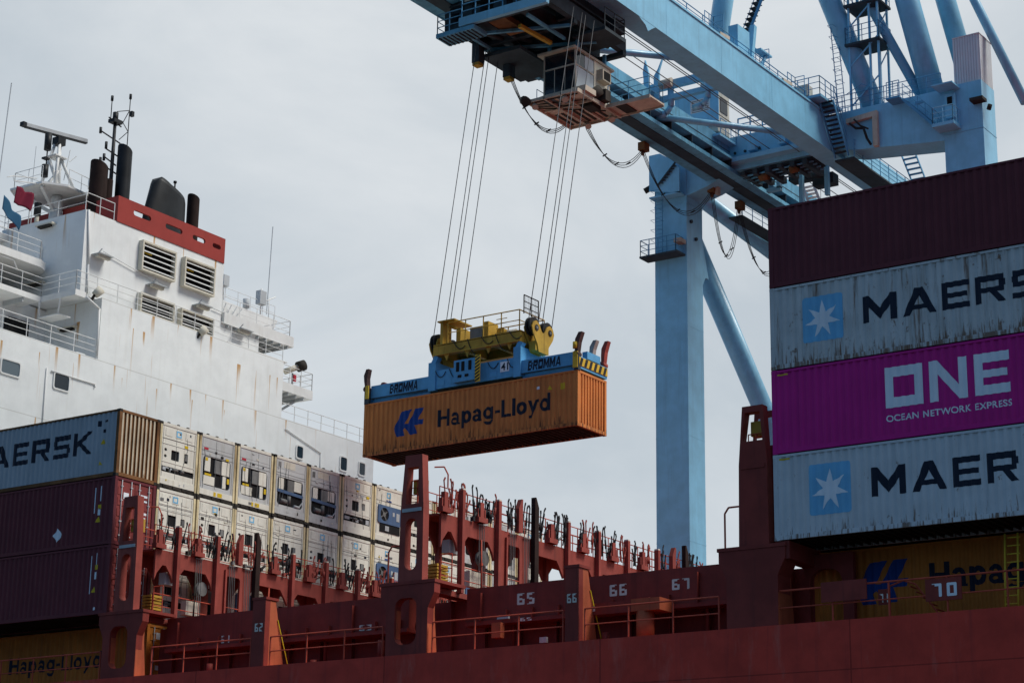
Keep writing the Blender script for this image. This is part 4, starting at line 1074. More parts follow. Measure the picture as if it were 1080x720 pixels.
lg.mat(M['pipeblack']).box(XM - .25, XM + .25, 73.45, 74.0, 48.2, 48.62).tube((XM + .2, 72.75, 47.55), (XM + .2, 72.75, 48.55), .2, 10).tube((XM + .3, 72.6, 45.9), (XM + .3, 72.6, 46.6), .19, 10).box(XM, XM + .3, 72.55, 72.9, 47.0, 47.1).tube((XM + .2, 72.75, 46.4), (XM + .2, 72.75, 47.5), .04, 6)
ship.part("mast_frame", lg, None, mast)
sc_ = MB().mat(M['greytrim']).bar((XM - .3, 71.45, 48.72), (XM + .3, 75.5, 48.98), .2, .2); sc_.mat(M['pipeblack']).bar((XM - .3, 71.45, 48.585), (XM + .3, 75.5, 48.845), .22, .06).box(XM - .45, XM - .15, 71.2, 71.45, 48.58, 48.82)
ship.part("radar_scanner", sc_, None, mast)
mr = MB().rail([(-81.3, 72.1, 45.37), (-83.5, 72.1, 45.37), (-83.1, 76.4, 45.37), (-80.8, 76.4, 45.37), (-80.5, 73.3, 45.37)], .95, 1.2, .02, 1)
mr.path([(-81.6, 72.0, 45.6), (-81.6, 70.3, 45.2), (-81.6, 69.9, 45.0)], .03).path([(-81.6, 72.0, 45.3), (-81.6, 70.4, 44.95)], .03).path([(-81.6, 70.3, 45.2), (-81.6, 70.4, 44.95)], .02)
mr.tube((XM, 72.0, 43.0), (XM, 72.0, 44.4), .03).tube((XM, 76.3, 43.0), (XM, 76.3, 47.0), .05).tube((XM + .2, 76.1, 46.3), (XM + .2, 76.1, 46.9), .12, 8)
ship.part("mast_rail", mr, M['whitetrim'], mast)
q = MB().mat(M['pipeblack']).tube((-81.8, 72.4, 43.6), (-81.8, 72.4, 44.3), .2, 10).mat(M['cream']).tube((-81.8, 72.4, 43.0), (-81.8, 72.4, 43.6), .12, 8).box(-81.2, -80.2, 74.6, 75.6, 43.0, 43.9).tube((-80.6, 75.0, 43.9), (-80.6, 75.4, 44.4), .3, 10)
ship.part("roof_gear", q, None, mast)
# signal mast with yards and lamps
XG = -80.0; yg = 75.95
sm_ = MB().mat(M['pipeblack']).tube((XG, yg, 43.2), (XG, yg, 50.2), .13, 8, .09)
for z, a, b in ((47.0, -.9, .5), (48.0, -.6, .9), (48.9, -1.0, .5), (49.9, -.5, .5), (47.5, -.7, .3)): sm_.bar((XG, yg + a, z + .15), (XG, yg + b, z - .1), .06, .06)
for y, z, l_ in ((-.9, 47.0, .5), (-1.05, 48.9, .35), (-.55, 48.15, .4), (.9, 48.0, .5), (-.65, 47.4, .4)): sm_.tube((XG, yg + y, z), (XG, yg + y, z + l_), .08, 7)
sm_.box(XG - .25, XG + .25, yg - .3, yg + .35, 49.85, 50.05).tube((XG, yg, 50.0), (XG, yg, 50.5), .16, 8)
for y, z in ((-.35, 51.4), (1.05, 52.0)): sm_.tube((XG, yg + y, 50.0 if y < 0 else 48.3), (XG, yg + y, z), .028, 6).tube((XG, yg + y, z - .3), (XG, yg + y, z), .08, 7)
sm_.path([(XG, yg + .1, 50.6), (XG, yg + 1.05, 51.0), (XG, yg + .6, 50.1), (XG, yg + 1.05, 49.7), (XG, yg + .4, 49.0)], .025)
sm_.box(XG - .1, XG + .1, yg + 1.15, yg + 1.35, 50.7, 51.0)
ship.part("signal_mast", sm_, None)
q = MB().mat(M['pipeblack']).tube((XE - 1.5, 77.4, 43.3), (XE - 1.5, 77.4, 44.9), .2, 8).tube((XE - 1.5, 77.4, 44.9), (XE - 1.5, 77.4, 45.3), .14, 8)
q.mat(M['greytrim']).bar((XE - 1.8, 76.9, 45.35), (XE - 1.2, 78.6, 45.75), .2, .2)
ship.part("small_radar", q, None)
ship.part("casing_rail", MB().rail([(XE - 2, 77.0, 44.48), (XE - 2, 78.2, 44.48)], .95, .6, .022, 1), M['whitetrim'], case)
# wheelhouse corner behind the casing and its antennas
XW = -86.0
wh = MB().mat(M['whitetrim']).box(-96, XW, 84.6, 95.2, 41.0, 43.0)
wh.plate([[(84, 43.0), (96.4, 43.0), (97.2, 44.6), (84, 44.6)]], lambda u, v, w: (XW + .1 - w, u, v), 9.0)
for k in range(5): wh.mat(M['glassdark']).box(XW + .002, XW + .03, 92.0 + k * .64, 92.5 + k * .64, 41.6, 42.5)
wb = ship.part("wheelhouse", wh, None)
wr = MB().rail([(XW, 91, 44.6), (XW, 97.0, 44.6)], .95, 1.3, .02, 1)
wr.mat(M['whitetrim'])
for a, b, r in (((XW, 95.6, 44.6), (XW, 95.6, 46.4), .05), ((XW, 96.4, 44.4), (XW, 96.4, 46.0), .03), ((XW, 95.6, 45.4), (XW, 97.0, 46.2), .04), ((XW, 92.0, 44.6), (XW, 92.0, 46.3), .06)): wr.tube(a, b, r, 6)
wr.mat(M['greytrim']).box(XW - .2, XW + .2, 95.3, 95.9, 45.3, 46.2).box(XW - .2, XW + .2, 91.8, 92.3, 45.6, 46.3).tube((XW, 94.2, 44.7), (XW, 94.2, 45.3), .22, 8)
for k in range(4): wr.tube((XW + .3, 91.0 + k * .5, 42.0 + k * .4), (XW + .3, 92.0 + k * .5, 44.4), .03, 5)
ship.part("wheelhouse_gear", wr, None, wb)
# searchlight and gear on the lower wing
q = MB().mat(M['greytrim']).tube((XS - .8, 89.6, 37.25), (XS - .8, 89.6, 38.1), .06).mat(M['cream']).tube((XS - 1.0, 89.1, 38.1), (XS - .6, 89.8, 38.5), .18, 10).mat(M['grime']).tube((XS - .6, 89.8, 38.5), (XS - .4, 90.2, 38.7), .32, 12)
q.mat(M['tagred']).box(XS - .5, XS - .4, 89.3, 89.5, 37.5, 37.9)
ship.part("searchlight", q, None, house)
for pts_, r_ in (([(-82, 69.6, 42.9), (-82, 69.75, 46.0), (-82, 69.98, 50.6)], .03), ([(-82, 72.05, 45.4), (-82, 72.1, 47.6)], .015), ([(XW, 96.2, 44.8), (XW, 96.4, 50.9)], .03)):
    ship.part("whip_antenna", MB().path(pts_, r_), M['greytrim'])

# flags on the halyards
def flag(name, label, corner, wv, hv, m, sag):
    q = MB(); nu, nv = 14, 9; c0 = V(*corner); q.sm = True
    vs = []
    for j in range(nv):
        for i in range(nu):
            u, v = i / (nu - 1), j / (nv - 1)
            p = c0 + V(*wv) * u + V(*hv) * v
            p += V(.22 * math.sin(u * 7 + v * 2) * u, 0, -sag * u * u + .08 * math.sin(u * 9 + v * 3) * u)
            vs.append(p)
    q.add(vs, [(j * nu + i, j * nu + i + 1, (j + 1) * nu + i + 1, (j + 1) * nu + i) for j in range(nv - 1) for i in range(nu - 1)])
    o = q.build(name, m); md = o.modifiers.new("thickness", 'SOLIDIFY'); md.thickness = .01
    return tag(o, label, "flag")
flag("flag", "dark red flag blowing from the halyard beside the radar mast", (-81.6, 70.62, 44.72), (.2, .95, -.12), (0, -.12, -1.0), M['flagred'], .12)
flag("flag", "blue flag hanging slanted below the yard beside the dark red flag", (-81.6, 69.8, 43.95), (.2, 1.0, -.95), (0, -.05, -.8), M['flagblue'], .05)

# ------------------------------------------------------------------ the quay crane
cr = Thing("container_crane", "light blue quay crane with twin boom girders reaching over the ship", "crane", (-51.4, 107.0, 3.4))
BL, BR_ = M['crane'], M['cranerail']
q = MB().box(-62.4, -60.1, 106.0, 108.0, 3.4, 50.55).box(-62.42, -60.08, 105.98, 108.02, 50.56, 50.66).box(-62.4, -60.1, 106.0, 108.0, 50.67, 53.9)
for z in (15, 22, 29, 35.5, 42.5): q.box(-62.408, -60.092, 105.992, 108.008, z, z + .07)
leg = cr.part("leg", q, BL)
q = MB().plate([[(108.0, 50.4), (108.0, 45.0), (108.9, 46.4), (109.3, 46.4), (108.6, 48.6), (108.3, 50.4)]], lambda u, v, w: (-60.9 + w, u, v), .5)
cr.part("gusset", q, BL, leg)
q = MB().box(-62.9, -60.2, 104.9, 105.98, 47.0, 47.12).rail([(-62.85, 105.9, 47.12), (-62.85, 104.95, 47.12), (-60.3, 104.95, 47.12), (-60.3, 105.9, 47.12)], 1.05, .7, .03, 2)
q.mat(M['cabtan']).box(-60.7, -60.1, 105.2, 105.9, 47.7, 48.0)
q.mats[0:0] = []; q2 = MB()
cr.part("leg_platform", MB().box(-62.9, -60.2, 104.9, 105.98, 47.0, 47.12), M['cranedark'], leg)
cr.part("leg_platform_rail", MB().rail([(-62.85, 105.9, 47.12), (-62.85, 104.95, 47.12), (-60.3, 104.95, 47.12), (-60.3, 105.9, 47.12)], 1.05, .7, .03, 2), BR_, leg)
cr.part("leg_lamp", MB().box(-60.6, -60.1, 105.2, 105.9, 47.75, 48.0), M['cabtan'], leg)
q = MB()
for dx in (0, .5): q.tube((-62.2 + dx, 105.75, 47.1), (-62.2 + dx, 105.75, 52.0), .025, 5)
for k in range(17): q.tube((-62.2, 105.75, 47.3 + k * .28), (-61.7, 105.75, 47.3 + k * .28), .016, 4)
for k in range(6):
    z = 48.2 + k * .65
    q.path([(-62.3, 105.75, z), (-62.25, 105.2, z), (-61.65, 105.2, z), (-61.6, 105.75, z)], .014, 4)
cr.part("leg_ladder", q, BR_, leg)
q = MB().plate([[(-62.4, 51.5), (-60.2, 51.0), (-60.2, 52.6), (-60.9, 53.4), (-61.6, 53.9), (-62.4, 53.9)]], lambda u, v, w: (u, 105.3 + w, v), .08).box(-62.4, -60.2, 105.3, 105.99, 51.0, 51.1)
cr.part("head_platform", q, BL, leg)
q = MB()
for k in range(7): q.bar((-60.5 - .16 * k, 105.1, 52.8 - .16 * k), (-60.5 - .16 * k, 105.28, 52.8 - .16 * k), .26, .03)
q.bar((-61.75, 105.2, 51.7), (-60.35, 105.2, 53.1), .05, .12)
cr.part("head_stairs", q, M['cranedark'], leg)
cr.part("floodlight", MB().tube((-62.9, 105.6, 51.7), (-62.5, 105.7, 51.9), .2, 8), M['grime'], leg)
for z, y in ((49.4, 107.0), (48.4, 107.6)):
    cr.part("bolt_eye", MB().tube((-60.1, y - .5, z), (-59.98, y - .5, z), .12, 8), M['cranedark'], leg)
q = MB().box(-42.8, -40.4, 106.0, 108.0, 3.4, 51.3).box(-42.82, -40.38, 105.98, 108.02, 51.31, 51.36).box(-42.8, -40.4, 106.0, 108.0, 51.37, 54.3)
leg2 = cr.part("leg", q, BL)
q = MB(); x0, x1, z0, z1 = -42.05, -40.42, 54.31, 57.25
k = 0; x = x0
while x < x1 - .05: q.box(x, x + .1, 106.06, 107.9, z0, z1); q.box(x + .1, x + .16, 106.1, 107.9, z0, z1); x += .16
y = 106.1
while y < 107.85: q.box(x1 - .02, x1 + .02, y, y + .1, z0, z1); y += .17
q.box(x0 - .02, x1 + .05, 106.03, 107.95, z1, z1 + .05)
cr.part("cable_cabinet", q, M['cladding'], leg2)
q = MB().box(-43.1, -41.75, 104.9, 105.99, 51.5, 51.7).rail([(-43.05, 105.9, 51.7), (-43.05, 104.95, 51.7), (-41.8, 104.95, 51.7), (-41.8, 105.9, 51.7)], 1.0, .6, .03, 2)
q.box(-42.55, -41.95, 105.7, 105.99, 52.2, 53.7).box(-43.0, -41.7, 104.8, 105.99, 54.0, 54.08)
q.mat(M['dark']).box(-42.4, -42.1, 105.66, 105.699, 53.0, 53.5)
cr.part("leg_platform", q, None, leg2) if False else None
q.mats.insert(0, BL); q.m = [0 if i < len(q.m) - 6 else 1 for i in range(len(q.m))]
cr.part("leg_platform", q, None, leg2)
q = MB().mat(M['grime']).box(-40.9, -40.1, 105.3, 105.98, 52.8, 52.98).tube((-40.1, 106.2, 52.4), (-40.0, 106.2, 52.7), .14, 8)
cr.part("floodlight", q, None, leg2)
# portal beam between the legs
q = MB().plate([[(-60.099, 51.0), (-58.6, 51.35), (-57.0, 51.95), (-49.7, 51.95), (-48.6, 51.65), (-42.801, 51.0), (-42.801, 54.22), (-60.099, 54.22)]], lambda u, v, w: (u, 106.05 + w, v), 1.95)
for x in (-45.6, -55.2, -52.9): q.box(x, x + .05, 106.043, 106.049, 52.0, 54.2)
beam = cr.part("portal_beam", q, BL)
q = MB().plate([[(-48.9, 53.6), (-46.9, 53.75), (-46.9, 51.5), (-47.2, 51.5), (-47.2, 53.4), (-48.9, 53.3)]], lambda u, v, w: (u, 105.75 + w, v), .29)
cr.part("cable_duct", q, M['cabtan'], beam)
q = MB().path([(-48.6, 105.6, 53.2), (-48.2, 105.6, 52.8), (-47.7, 105.6, 52.7), (-47.5, 105.6, 52.0), (-47.3, 105.7, 51.6)], .08, 6).path([(-48.3, 105.6, 53.4), (-47.9, 105.6, 52.9), (-47.4, 105.6, 52.6)], .06, 6)
cr.part("cable_bundle", q, M['cable'], beam)
q = MB().box(-45.95, -45.1, 105.0, 106.0, 53.9, 54.0).rail([(-45.9, 105.05, 54.0), (-45.1, 105.05, 54.0)], 1.0, .4, .028, 2)
q.bar((-45.0, 105.3, 53.85), (-43.1, 105.3, 51.75), .06, .16).bar((-45.0, 105.95, 53.85), (-43.1, 105.95, 51.75), .06, .16)
for k in range(9): q.box(-45.0 + k * .21, -44.78 + k * .21, 105.33, 105.92, 53.75 - k * .232, 53.78 - k * .232)
for k in range(5): q.tube((-45.0 + k * .46, 105.3, 53.85 - k * .51), (-45.0 + k * .46, 105.3, 54.8 - k * .51), .022, 5)
q.tube((-45.0, 105.3, 54.85), (-43.1, 105.3, 52.75), .025, 5).tube((-45.0, 105.3, 54.4), (-43.1, 105.3, 52.3), .018, 5)
q.box(-44.2, -43.7, 105.2, 105.28, 53.3, 53.45)
cr.part("beam_stairs", q, BR_, beam)
q = MB().rail([(-52.0, 106.1, 54.22), (-42.9, 106.1, 54.22)], 1.1, .9, .028, 2).rail([(-52.0, 107.9, 54.22), (-42.9, 107.9, 54.22)], 1.1, 1.1, .028, 2)
q.path([(-48.9, 106.0, 55.3), (-47.9, 106.0, 55.75), (-47.0, 106.0, 55.2)], .025)
cr.part("beam_rail", q, BR_, beam)
# boom girders
q = MB().box(-51.2, -49.87, 20, 107.6, 51.7, 54.0).box(-49.869, -49.80, 20, 105.0, 53.88, 53.999)
for y in range(62, 107, 6): q.box(-49.869, -49.862, y, y + .06, 51.7, 53.879)
for y in range(65, 107, 6): q.box(-51.0, -50.1, y, y + .08, 51.692, 51.699)
gr_ = cr.part("boom_girder", q, BL)
q = MB().box(-51.15, -50.05, 107.61, 150, 51.75, 53.6); cr.part("rear_girder", q, BL)
q = MB().plate([[(83.2, 51.7), (84.9, 51.7), (84.5, 51.45), (84.15, 51.2), (83.9, 51.45)]], lambda u, v, w: (-50.0 + w, u, v), .12); cr.part("hinge_plate", q, BL, gr_)
q = MB()
for y, z in ((105.6, 52.9), (106.6, 52.7)): q.tube((-49.87, y, z), (-49.82, y, z), .06, 7)
cr.part("girder_bolts", q, M['cranedark'], gr_)
q = MB().rail([(-49.95, 60, 54.0), (-49.95, 102.5, 54.0)], .5, 1.8, .03, 1).path([(-50.2, 60, 54.15), (-50.2, 103, 54.15)], .08).rail([(-51.1, 70, 54.0), (-51.1, 105, 54.0)], 1.05, 1.8, .025, 2)
for y in (97, 91.5, 101.5): q.rail([(-50.6, y, 54), (-50.6, y + 1.0, 54.0), (-50.0, y + 1.0, 54.0)], 1.5, .5, .025, 3)
cr.part("girder_rail", q, BR_, gr_)
q = MB().bar((-50.4, 96.4, 54.0), (-50.4, 96.9, 56.6), .3, .3).box(-50.8, -50.2, 94.6, 96.0, 54.121, 55.8).box(-51.0, -50.1, 94.0, 97.2, 54.0, 54.12)
cr.part("girder_machinery", q, BL, gr_)
cr.part("girder_bracket", MB().bar((-50.4, 97.4, 54.0), (-50.3, 98.2, 55.2), .1, .2).box(-50.6, -50.1, 97.2, 98.6, 55.2, 55.3), BL, gr_)
for y in (92.0, 99.6): cr.part("light_fitting", MB().bar((-50.0, y, 54.15), (-50.0, y + 1.1, 54.25), .2, .2), M['cabtan'], gr_)
q = MB().mat(BL).box(-51.5, -49.2, 103.2, 106.0, 54.2, 54.35).rail([(-49.25, 103.2, 54.35), (-49.25, 106, 54.35)], 1.1, .7, .03, 2) if False else MB().box(-51.5, -49.2, 103.0, 105.9, 54.2, 54.36)
cr.part("girder_platform", q, BL, gr_)
cr.part("platform_rail", MB().rail([(-51.4, 103.0, 54.36), (-49.25, 103.0, 54.36), (-49.25, 105.3, 54.36)], 1.15, .8, .03, 2), BR_, gr_)
cr.part("junction_box", MB().box(-50.9, -50.0, 102.9, 103.6, 54.4, 55.1), M['cream'], gr_)
st = MB().mat(M['cranedark'])
for k in range(12):
    y = 104.0 + .155 * k; z = 54.2 - .24 * k
    st.box(-49.7, -48.9, y, y + .24, z, z + .045)
st.mat(BR_).bar((-49.73, 104.0, 54.2), (-49.73, 105.9, 51.3), .05, .18).bar((-48.87, 104.0, 54.2), (-48.87, 105.9, 51.3), .05, .18)
for k in range(4): st.tube((-48.87, 104.1 + k * .55, 54.1 - .85 * k), (-48.87, 104.1 + k * .55, 55.1 - .85 * k), .025, 5)
st.tube((-48.87, 104.1, 55.1), (-48.87, 105.75, 52.55), .025, 5).tube((-48.87, 104.1, 54.6), (-48.87, 105.75, 52.05), .018, 5)
st.mat(M['cranedark']).box(-49.75, -48.5, 105.85, 122, 51.05, 51.15).mat(BR_).rail([(-48.5, 105.9, 51.15), (-48.5, 122, 51.15)], 1.1, 1.2, .028, 3)
st.mat(BR_).bar((-48.3, 112.0, 53.8), (-48.3, 114.7, 51.4), .05, .15).bar((-47.4, 112.0, 53.8), (-47.4, 114.7, 51.4), .05, .15)
for k in range(9): st.box(-48.3, -47.4, 112.0 + .3 * k, 112.25 + .3 * k, 53.6 - .24 * k, 53.64 - .24 * k)
cr.part("girder_stairs", st, None)
q = MB().mat(M['craneold']).box(-58.5, -57.0, 20, 150, 52.62, 54.0).box(-58.72, -56.55, 20, 150, 51.7, 51.949).mat(M['greasyrail']).box(-58.5, -57.25, 20, 150, 51.95, 52.619)
q.mat(M['craneold']).box(-57.2, -56.45, 20, 150, 52.45, 52.618)
q.mat(M['greasyrail']).box(-56.85, -56.7, 20, 150, 52.62, 52.78).box(-57.249, -57.2, 20, 150, 52.0, 52.449)
q.mat(M['cranedark']).box(-57.0, -56.985, 20, 150, 53.25, 53.3).box(-58.0, -57.2, 20, 150, 51.66, 51.699)
y = 22
while y < 150: q.mat(M['cranedark']).box(-57.24, -56.5, y, y + .05, 51.95, 52.44); y += 2.45
gl_ = cr.part("boom_girder", q)
# diagonal tubes between the girders, and the side frames
q = MB().tube((-57.0, 84.9, 52.5), (-51.2, 90.9, 52.5), .19, 12); cr.part("cross_brace", q, BL)
q = MB().tube((-57.0, 97.0, 52.5), (-51.2, 103.9, 52.5), .19, 12); cr.part("cross_brace", q, BL)
q = MB().tube((-61.2, 108.6, 48.9), (-61.2, 136, 22.5), .68, 24); cr.part("side_brace", q, BL)
q = MB().tube((-61.2, 108.0, 52.4), (-61.2, 136, 50.0), .55, 18); cr.part("side_beam", q, BL)
q = MB().box(-60.6, -59.6, 112.5, 128, 51.5, 51.6); cr.part("side_walkway", q, M['cranedark']); 
cr.part("walkway_rail", MB().rail([(-59.6, 112.5, 51.6), (-59.6, 128, 51.6)], 1.05, 1.4, .028, 2), BR_)
q = MB().box(-62.2, -60.3, 135.5, 137.5, 3.4, 54); cr.part("leg", q, BL)
q = MB().box(-42.6, -40.7, 135.5, 137.5, 3.4, 54); cr.part("leg", q, BL)
q = MB().tube((-41.6, 108.0, 50.0), (-41.6, 136, 23), .6, 18); cr.part("side_brace", q, BL)
# A-frame and stay tubes above
for a, b, r in (((-59.6, 107, 54.0), (-55.9, 106.2, 72), .66), ((-47.5, 107, 54.2), (-53.4, 106.2, 72), .66), ((-43.75, 107.1, 54.2), (-46.9, 107, 69), .72), ((-42.35, 109.0, 56), (-45.4, 109, 70), .60),
                ((-44.5, 107.3, 54.3), (-53.4, 106.8, 74), .30), ((-38.2, 107, 52.7), (-44.2, 107, 68.5), .27)):
    cr.part("stay_tube", MB().tube(a, b, r, 24), BL)
cr.part("stay_tube", MB().tube((-40.6, 110.5, 48), (-44.6, 121, 40), .5, 18), BL)
q = MB()
for x in (-48.7, -47.35, -46.8): q.bar((x, 106.2, 54.2), (x, 106.2, 63.5), .12, .12); q.bar((x, 107.6, 54.2), (x, 107.6, 63.5), .12, .12)
for z in (56.3, 58.9, 61.5):
    q.bar((-48.7, 106.2, z - 1.8), (-46.8, 106.2, z - .1), .07, .07); q.bar((-46.8, 106.2, z + .3), (-46.8, 107.6, z + 2.0), .06, .06)
sf = cr.part("stair_tower", q, BL)
for z in (58.4, 61.0, 63.4):
    o = cr.part("tower_platform", MB().box(-48.9, -46.6, 105.9, 107.8, z, z + .14), M['cranedark'], sf)
    cr.part("tower_rail", MB().rail([(-48.85, 107.7, z + .14), (-48.85, 105.95, z + .14), (-46.65, 105.95, z + .14), (-46.65, 107.7, z + .14)], 1.1, .6, .028, 2), BR_, sf)
q = MB()
for dx in (0, .45): q.tube((-49.6 + dx, 106.3, 54.2), (-50.0 + dx, 106.3, 60.5), .03, 5)
for k in range(20): q.tube((-49.6 - .02 * k, 106.3, 54.4 + .3 * k), (-49.15 - .02 * k, 106.3, 54.4 + .3 * k), .018, 4)
for k in range(6): q.path([(-49.6 - .07 * k, 106.3, 56.2 + .75 * k), (-49.55 - .07 * k, 105.7, 56.2 + .75 * k), (-49.2 - .07 * k, 105.7, 56.2 + .75 * k), (-49.15 - .07 * k, 106.3, 56.2 + .75 * k)], .018, 4)
cr.part("tower_ladder", q, BR_, sf)
q = MB().mat(M['cranedark'])
for k in range(16): q.bar((-56.6 + .15 * k, 105.2, 58.2 + .32 * k), (-56.2 + .15 * k, 105.2, 58.2 + .32 * k), .7, .04)
q.mat(BR_).bar((-56.75, 105.5, 57.9), (-54.2, 105.5, 63.4), .05, .2).bar((-56.1, 105.0, 57.9), (-53.6, 105.0, 63.4), .05, .2).tube((-56.1, 104.9, 59.0), (-53.6, 104.9, 64.5), .03, 5)
cr.part("frame_stairs", q, None)
# electrical house on the portal beam and the small things round it
q = MB().mat(M['cream']).box(-59.0, -56.9, 104.4, 105.9, 54.15, 57.0)
q.mat(BL).box(-59.3, -56.5, 103.9, 106.0, 53.6, 53.75).plate([rc(-59.1, -56.8, 54.5, 57.0), rc(-58.8, -57.4, 55.6, 56.5)], lambda u, v, w: (u, 104.32 + w, v), .07)
q.mat(M['cladding']).box(-58.8, -57.4, 104.33, 104.38, 55.6, 56.5)
for k in range(7): q.mat(M['machine']).box(-58.7, -57.5, 104.31, 104.329, 55.65 + k * .12, 55.69 + k * .12)
q.mat(M['glassdark']).box(-56.899, -56.86, 104.7, 105.6, 55.5, 56.5).mat(BL).box(-60.2, -59.02, 104.8, 105.8, 54.2, 57.4)
eh = cr.part("electrical_house", q, None)
cr.part("house_platform_rail", MB().rail([(-56.5, 104, 53.75), (-56.5, 106, 53.75)], 1.0, .6, .028, 2).rail([(-56.4, 106.1, 54.22), (-51.3, 106.1, 54.22)], 1.15, .9, .05, 2), BR_, eh)
# machinery under the portal beam between the girders
q = MB().mat(BL).box(-56.4, -51.3, 108.6, 109.2, 52.9, 53.3).box(-55.2, -54.95, 108.8, 109.1, 51.4, 52.9).box(-55.9, -54.95, 108.8, 109.1, 51.25, 51.5).box(-53.65, -53.4, 108.8, 109.1, 50.0, 52.9).box(-51.9, -51.65, 108.8, 109.1, 50.3, 52.9)
q.mat(M['cranedark']).box(-54.6, -52.6, 109.3, 110.2, 51.9, 52.6).tube((-53.3, 109.4, 52.0), (-52.2, 109.4, 51.8), .3, 12).box(-52.9, -51.5, 109.2, 110.0, 51.2, 51.9)
q.mat(M['postrust']).box(-54.2, -53.8, 108.5, 109.2, 52.3, 52.8).box(-52.3, -51.9, 108.5, 109.2, 52.2, 52.7)
cr.part("rope_machinery", q, None)
q = MB().mat(M['cranedark']).box(-56.3, -51.35, 106.3, 107.9, 51.75, 51.92)
for k in range(6): q.box(-56.2 + .85 * k, -55.9 + .85 * k, 105.9, 108.3, 51.5 - .08 * (k % 3), 51.749)
q.mat(M['craneold'])
for k in range(4): q.tube((-56.3, 106.3 + .5 * k, 51.55), (-51.4, 106.3 + .5 * k, 51.6), .06, 8)
q.mat(M['postrust']).tube((-55.2, 106.6, 51.4), (-54.6, 106.6, 51.4), .25, 12).tube((-53.0, 106.4, 51.4), (-52.5, 106.4, 51.4), .25, 12)
cr.part("sheave_platform", q, None, beam)
q = MB().mat(BL).box(-57.0, -51.3, 105.4, 106.04, 52.3, 52.6)
for x in (-55.5, -53.4, -52.2): q.box(x, x + .5, 105.6, 106.04, 52.9, 53.3)
q.mat(M['cranedark'])
for x in (-56.6, -55.9, -54.9): q.tube((x, 106.04, 53.1), (x, 105.98, 53.1), .09, 8)
cr.part("beam_brackets", q, None, beam)
q = MB()
for k in range(9): q.box(-54.9 + .09 * k, -54.2 + .09 * k, 112.0, 112.3, 52.4 - .26 * k, 52.44 - .26 * k)
q.bar((-54.95, 112, 52.5), (-54.2, 112, 50.2), .05, .18).bar((-54.2, 112, 52.5), (-53.4, 112, 50.2), .05, .18)
for k in range(3): q.tube((-54.0 + .3 * k, 112, 52.2 - .9 * k), (-54.0 + .3 * k, 112, 53.2 - .9 * k), .025, 5)
cr.part("under_stairs", q, M['cladding'])

# rope supporting trolley between the girders
ct = Thing("catenary_trolley", "blue rope supporting trolley with hooked arms between the crane girders", "trolley", (-54, 97, 51.7))
q = MB().mat(BL).box(-57.6, -51.25, 96.8, 97.15, 54.05, 54.5).box(-57.0, -51.25, 96.8, 97.15, 53.3, 53.6)
for x in (-56.1, -53.6): q.box(x, x + .22, 96.85, 97.1, 53.0, 54.05)
ct.part("frame", q, None)
for x, y0 in ((-55.95, 97.0), (-53.5, 97.0)):
    q = MB().tube((x, y0, 54.2), (x, y0, 52.9), .18, 10).tube((x, y0, 52.9), (x - .35, y0, 52.55), .18, 10).tube((x - .35, y0, 52.55), (x - .95, y0, 52.5), .2, 10)
    ct.part("hooked_arm", q, BL)
for x, l_ in ((-57.6, -.25), (-56.9, .3)):
    q = MB().plate([[(x, 53.3), (x + .35, 53.3), (x + .35, 55.2), (x + .35 + l_, 56.1), (x + .1 + l_ * .6, 55.3), (x, 54.9)]], lambda u, v, w: (u, 96.6 + w, v), .15)
    ct.part("horn_plate", q, BL)
q = MB().tube((-56.5, 96.7, 54.25), (-55.7, 96.7, 54.3), .28, 14).tube((-52.6, 96.7, 54.3), (-52.0, 96.7, 54.3), .26, 14); ct.part("roller", q, M['cabtan'])

# ------------------------------------------------------------------ trolley with the operator's cab
tr = Thing("crane_trolley", "dark crane trolley with a brown operator cab hung below the boom girders", "trolley", (-54, 80, 50))
q = MB().mat(M['cranedark'])
for x in (-57.4, -55.6, -53.2, -51.6): q.box(x, x + .35, 76.6, 84.2, 50.35, 51.1)
for y in (76.6, 79.2, 81.6, 83.9): q.box(-57.4, -51.25, y, y + .3, 50.1, 50.34)
q.box(-57.2, -51.4, 76.7, 84.0, 51.4, 51.5).box(-56.4, -51.6, 78.5, 83.5, 51.5, 53.2)
for x in (-56.7, -54.6, -52.6):
    for y in (76.9, 79.6, 82.4): q.box(x, x + .8, y, y + .9, 50.7, 51.39)
q.mat(M['craneold'])
for a, b in (((-57.2, 77.2, 50.05), (-51.5, 79.3, 50.05)), ((-57.2, 79.3, 50.05), (-51.5, 81.7, 50.05)), ((-57.2, 81.7, 50.03), (-53.0, 84.0, 50.03)), ((-56.5, 77, 50.0), (-56.5, 84, 50.0)), ((-52.6, 77, 50.0), (-52.6, 80.4, 50.0))): q.bar(a, b, .16, .14)
q.mat(M['yellow']).bar((-53.6, 77.8, 49.95), (-53.3, 80.2, 49.85), .2, .18).mat(M['postrust']).box(-55.0, -54.0, 77.0, 79.0, 50.2, 50.5)
for k in range(6): q.mat(M['cranedark']).tube((-56.9 + k, 77.2 + .9 * k % 5, 50.2), (-56.6 + k, 78.5 + .9 * k % 5, 50.3), .12, 8)
frm = tr.part("frame", q)
for x in (-57.3, -51.9):
    for y in (77.4, 83.2):
        q = MB().tube((x + (.1 if x < -55 else .3), y, 52.95), (x + (.6 if x < -55 else .8), y, 52.95), .34, 16).box(x, x + .9, y - .5, y + .5, 51.1, 52.6)
        tr.part("wheel_bogie", q, M['cranedark'])
q = MB().mat(M['craneold']).box(-57.75, -55.4, 76.35, 77.5, 49.72, 49.95)
for k in range(9): q.mat(M['cranedark']).box(-57.6 + .25 * k, -57.55 + .25 * k, 76.4, 77.45, 49.66, 49.719)
pf = tr.part("service_platform", q, None)
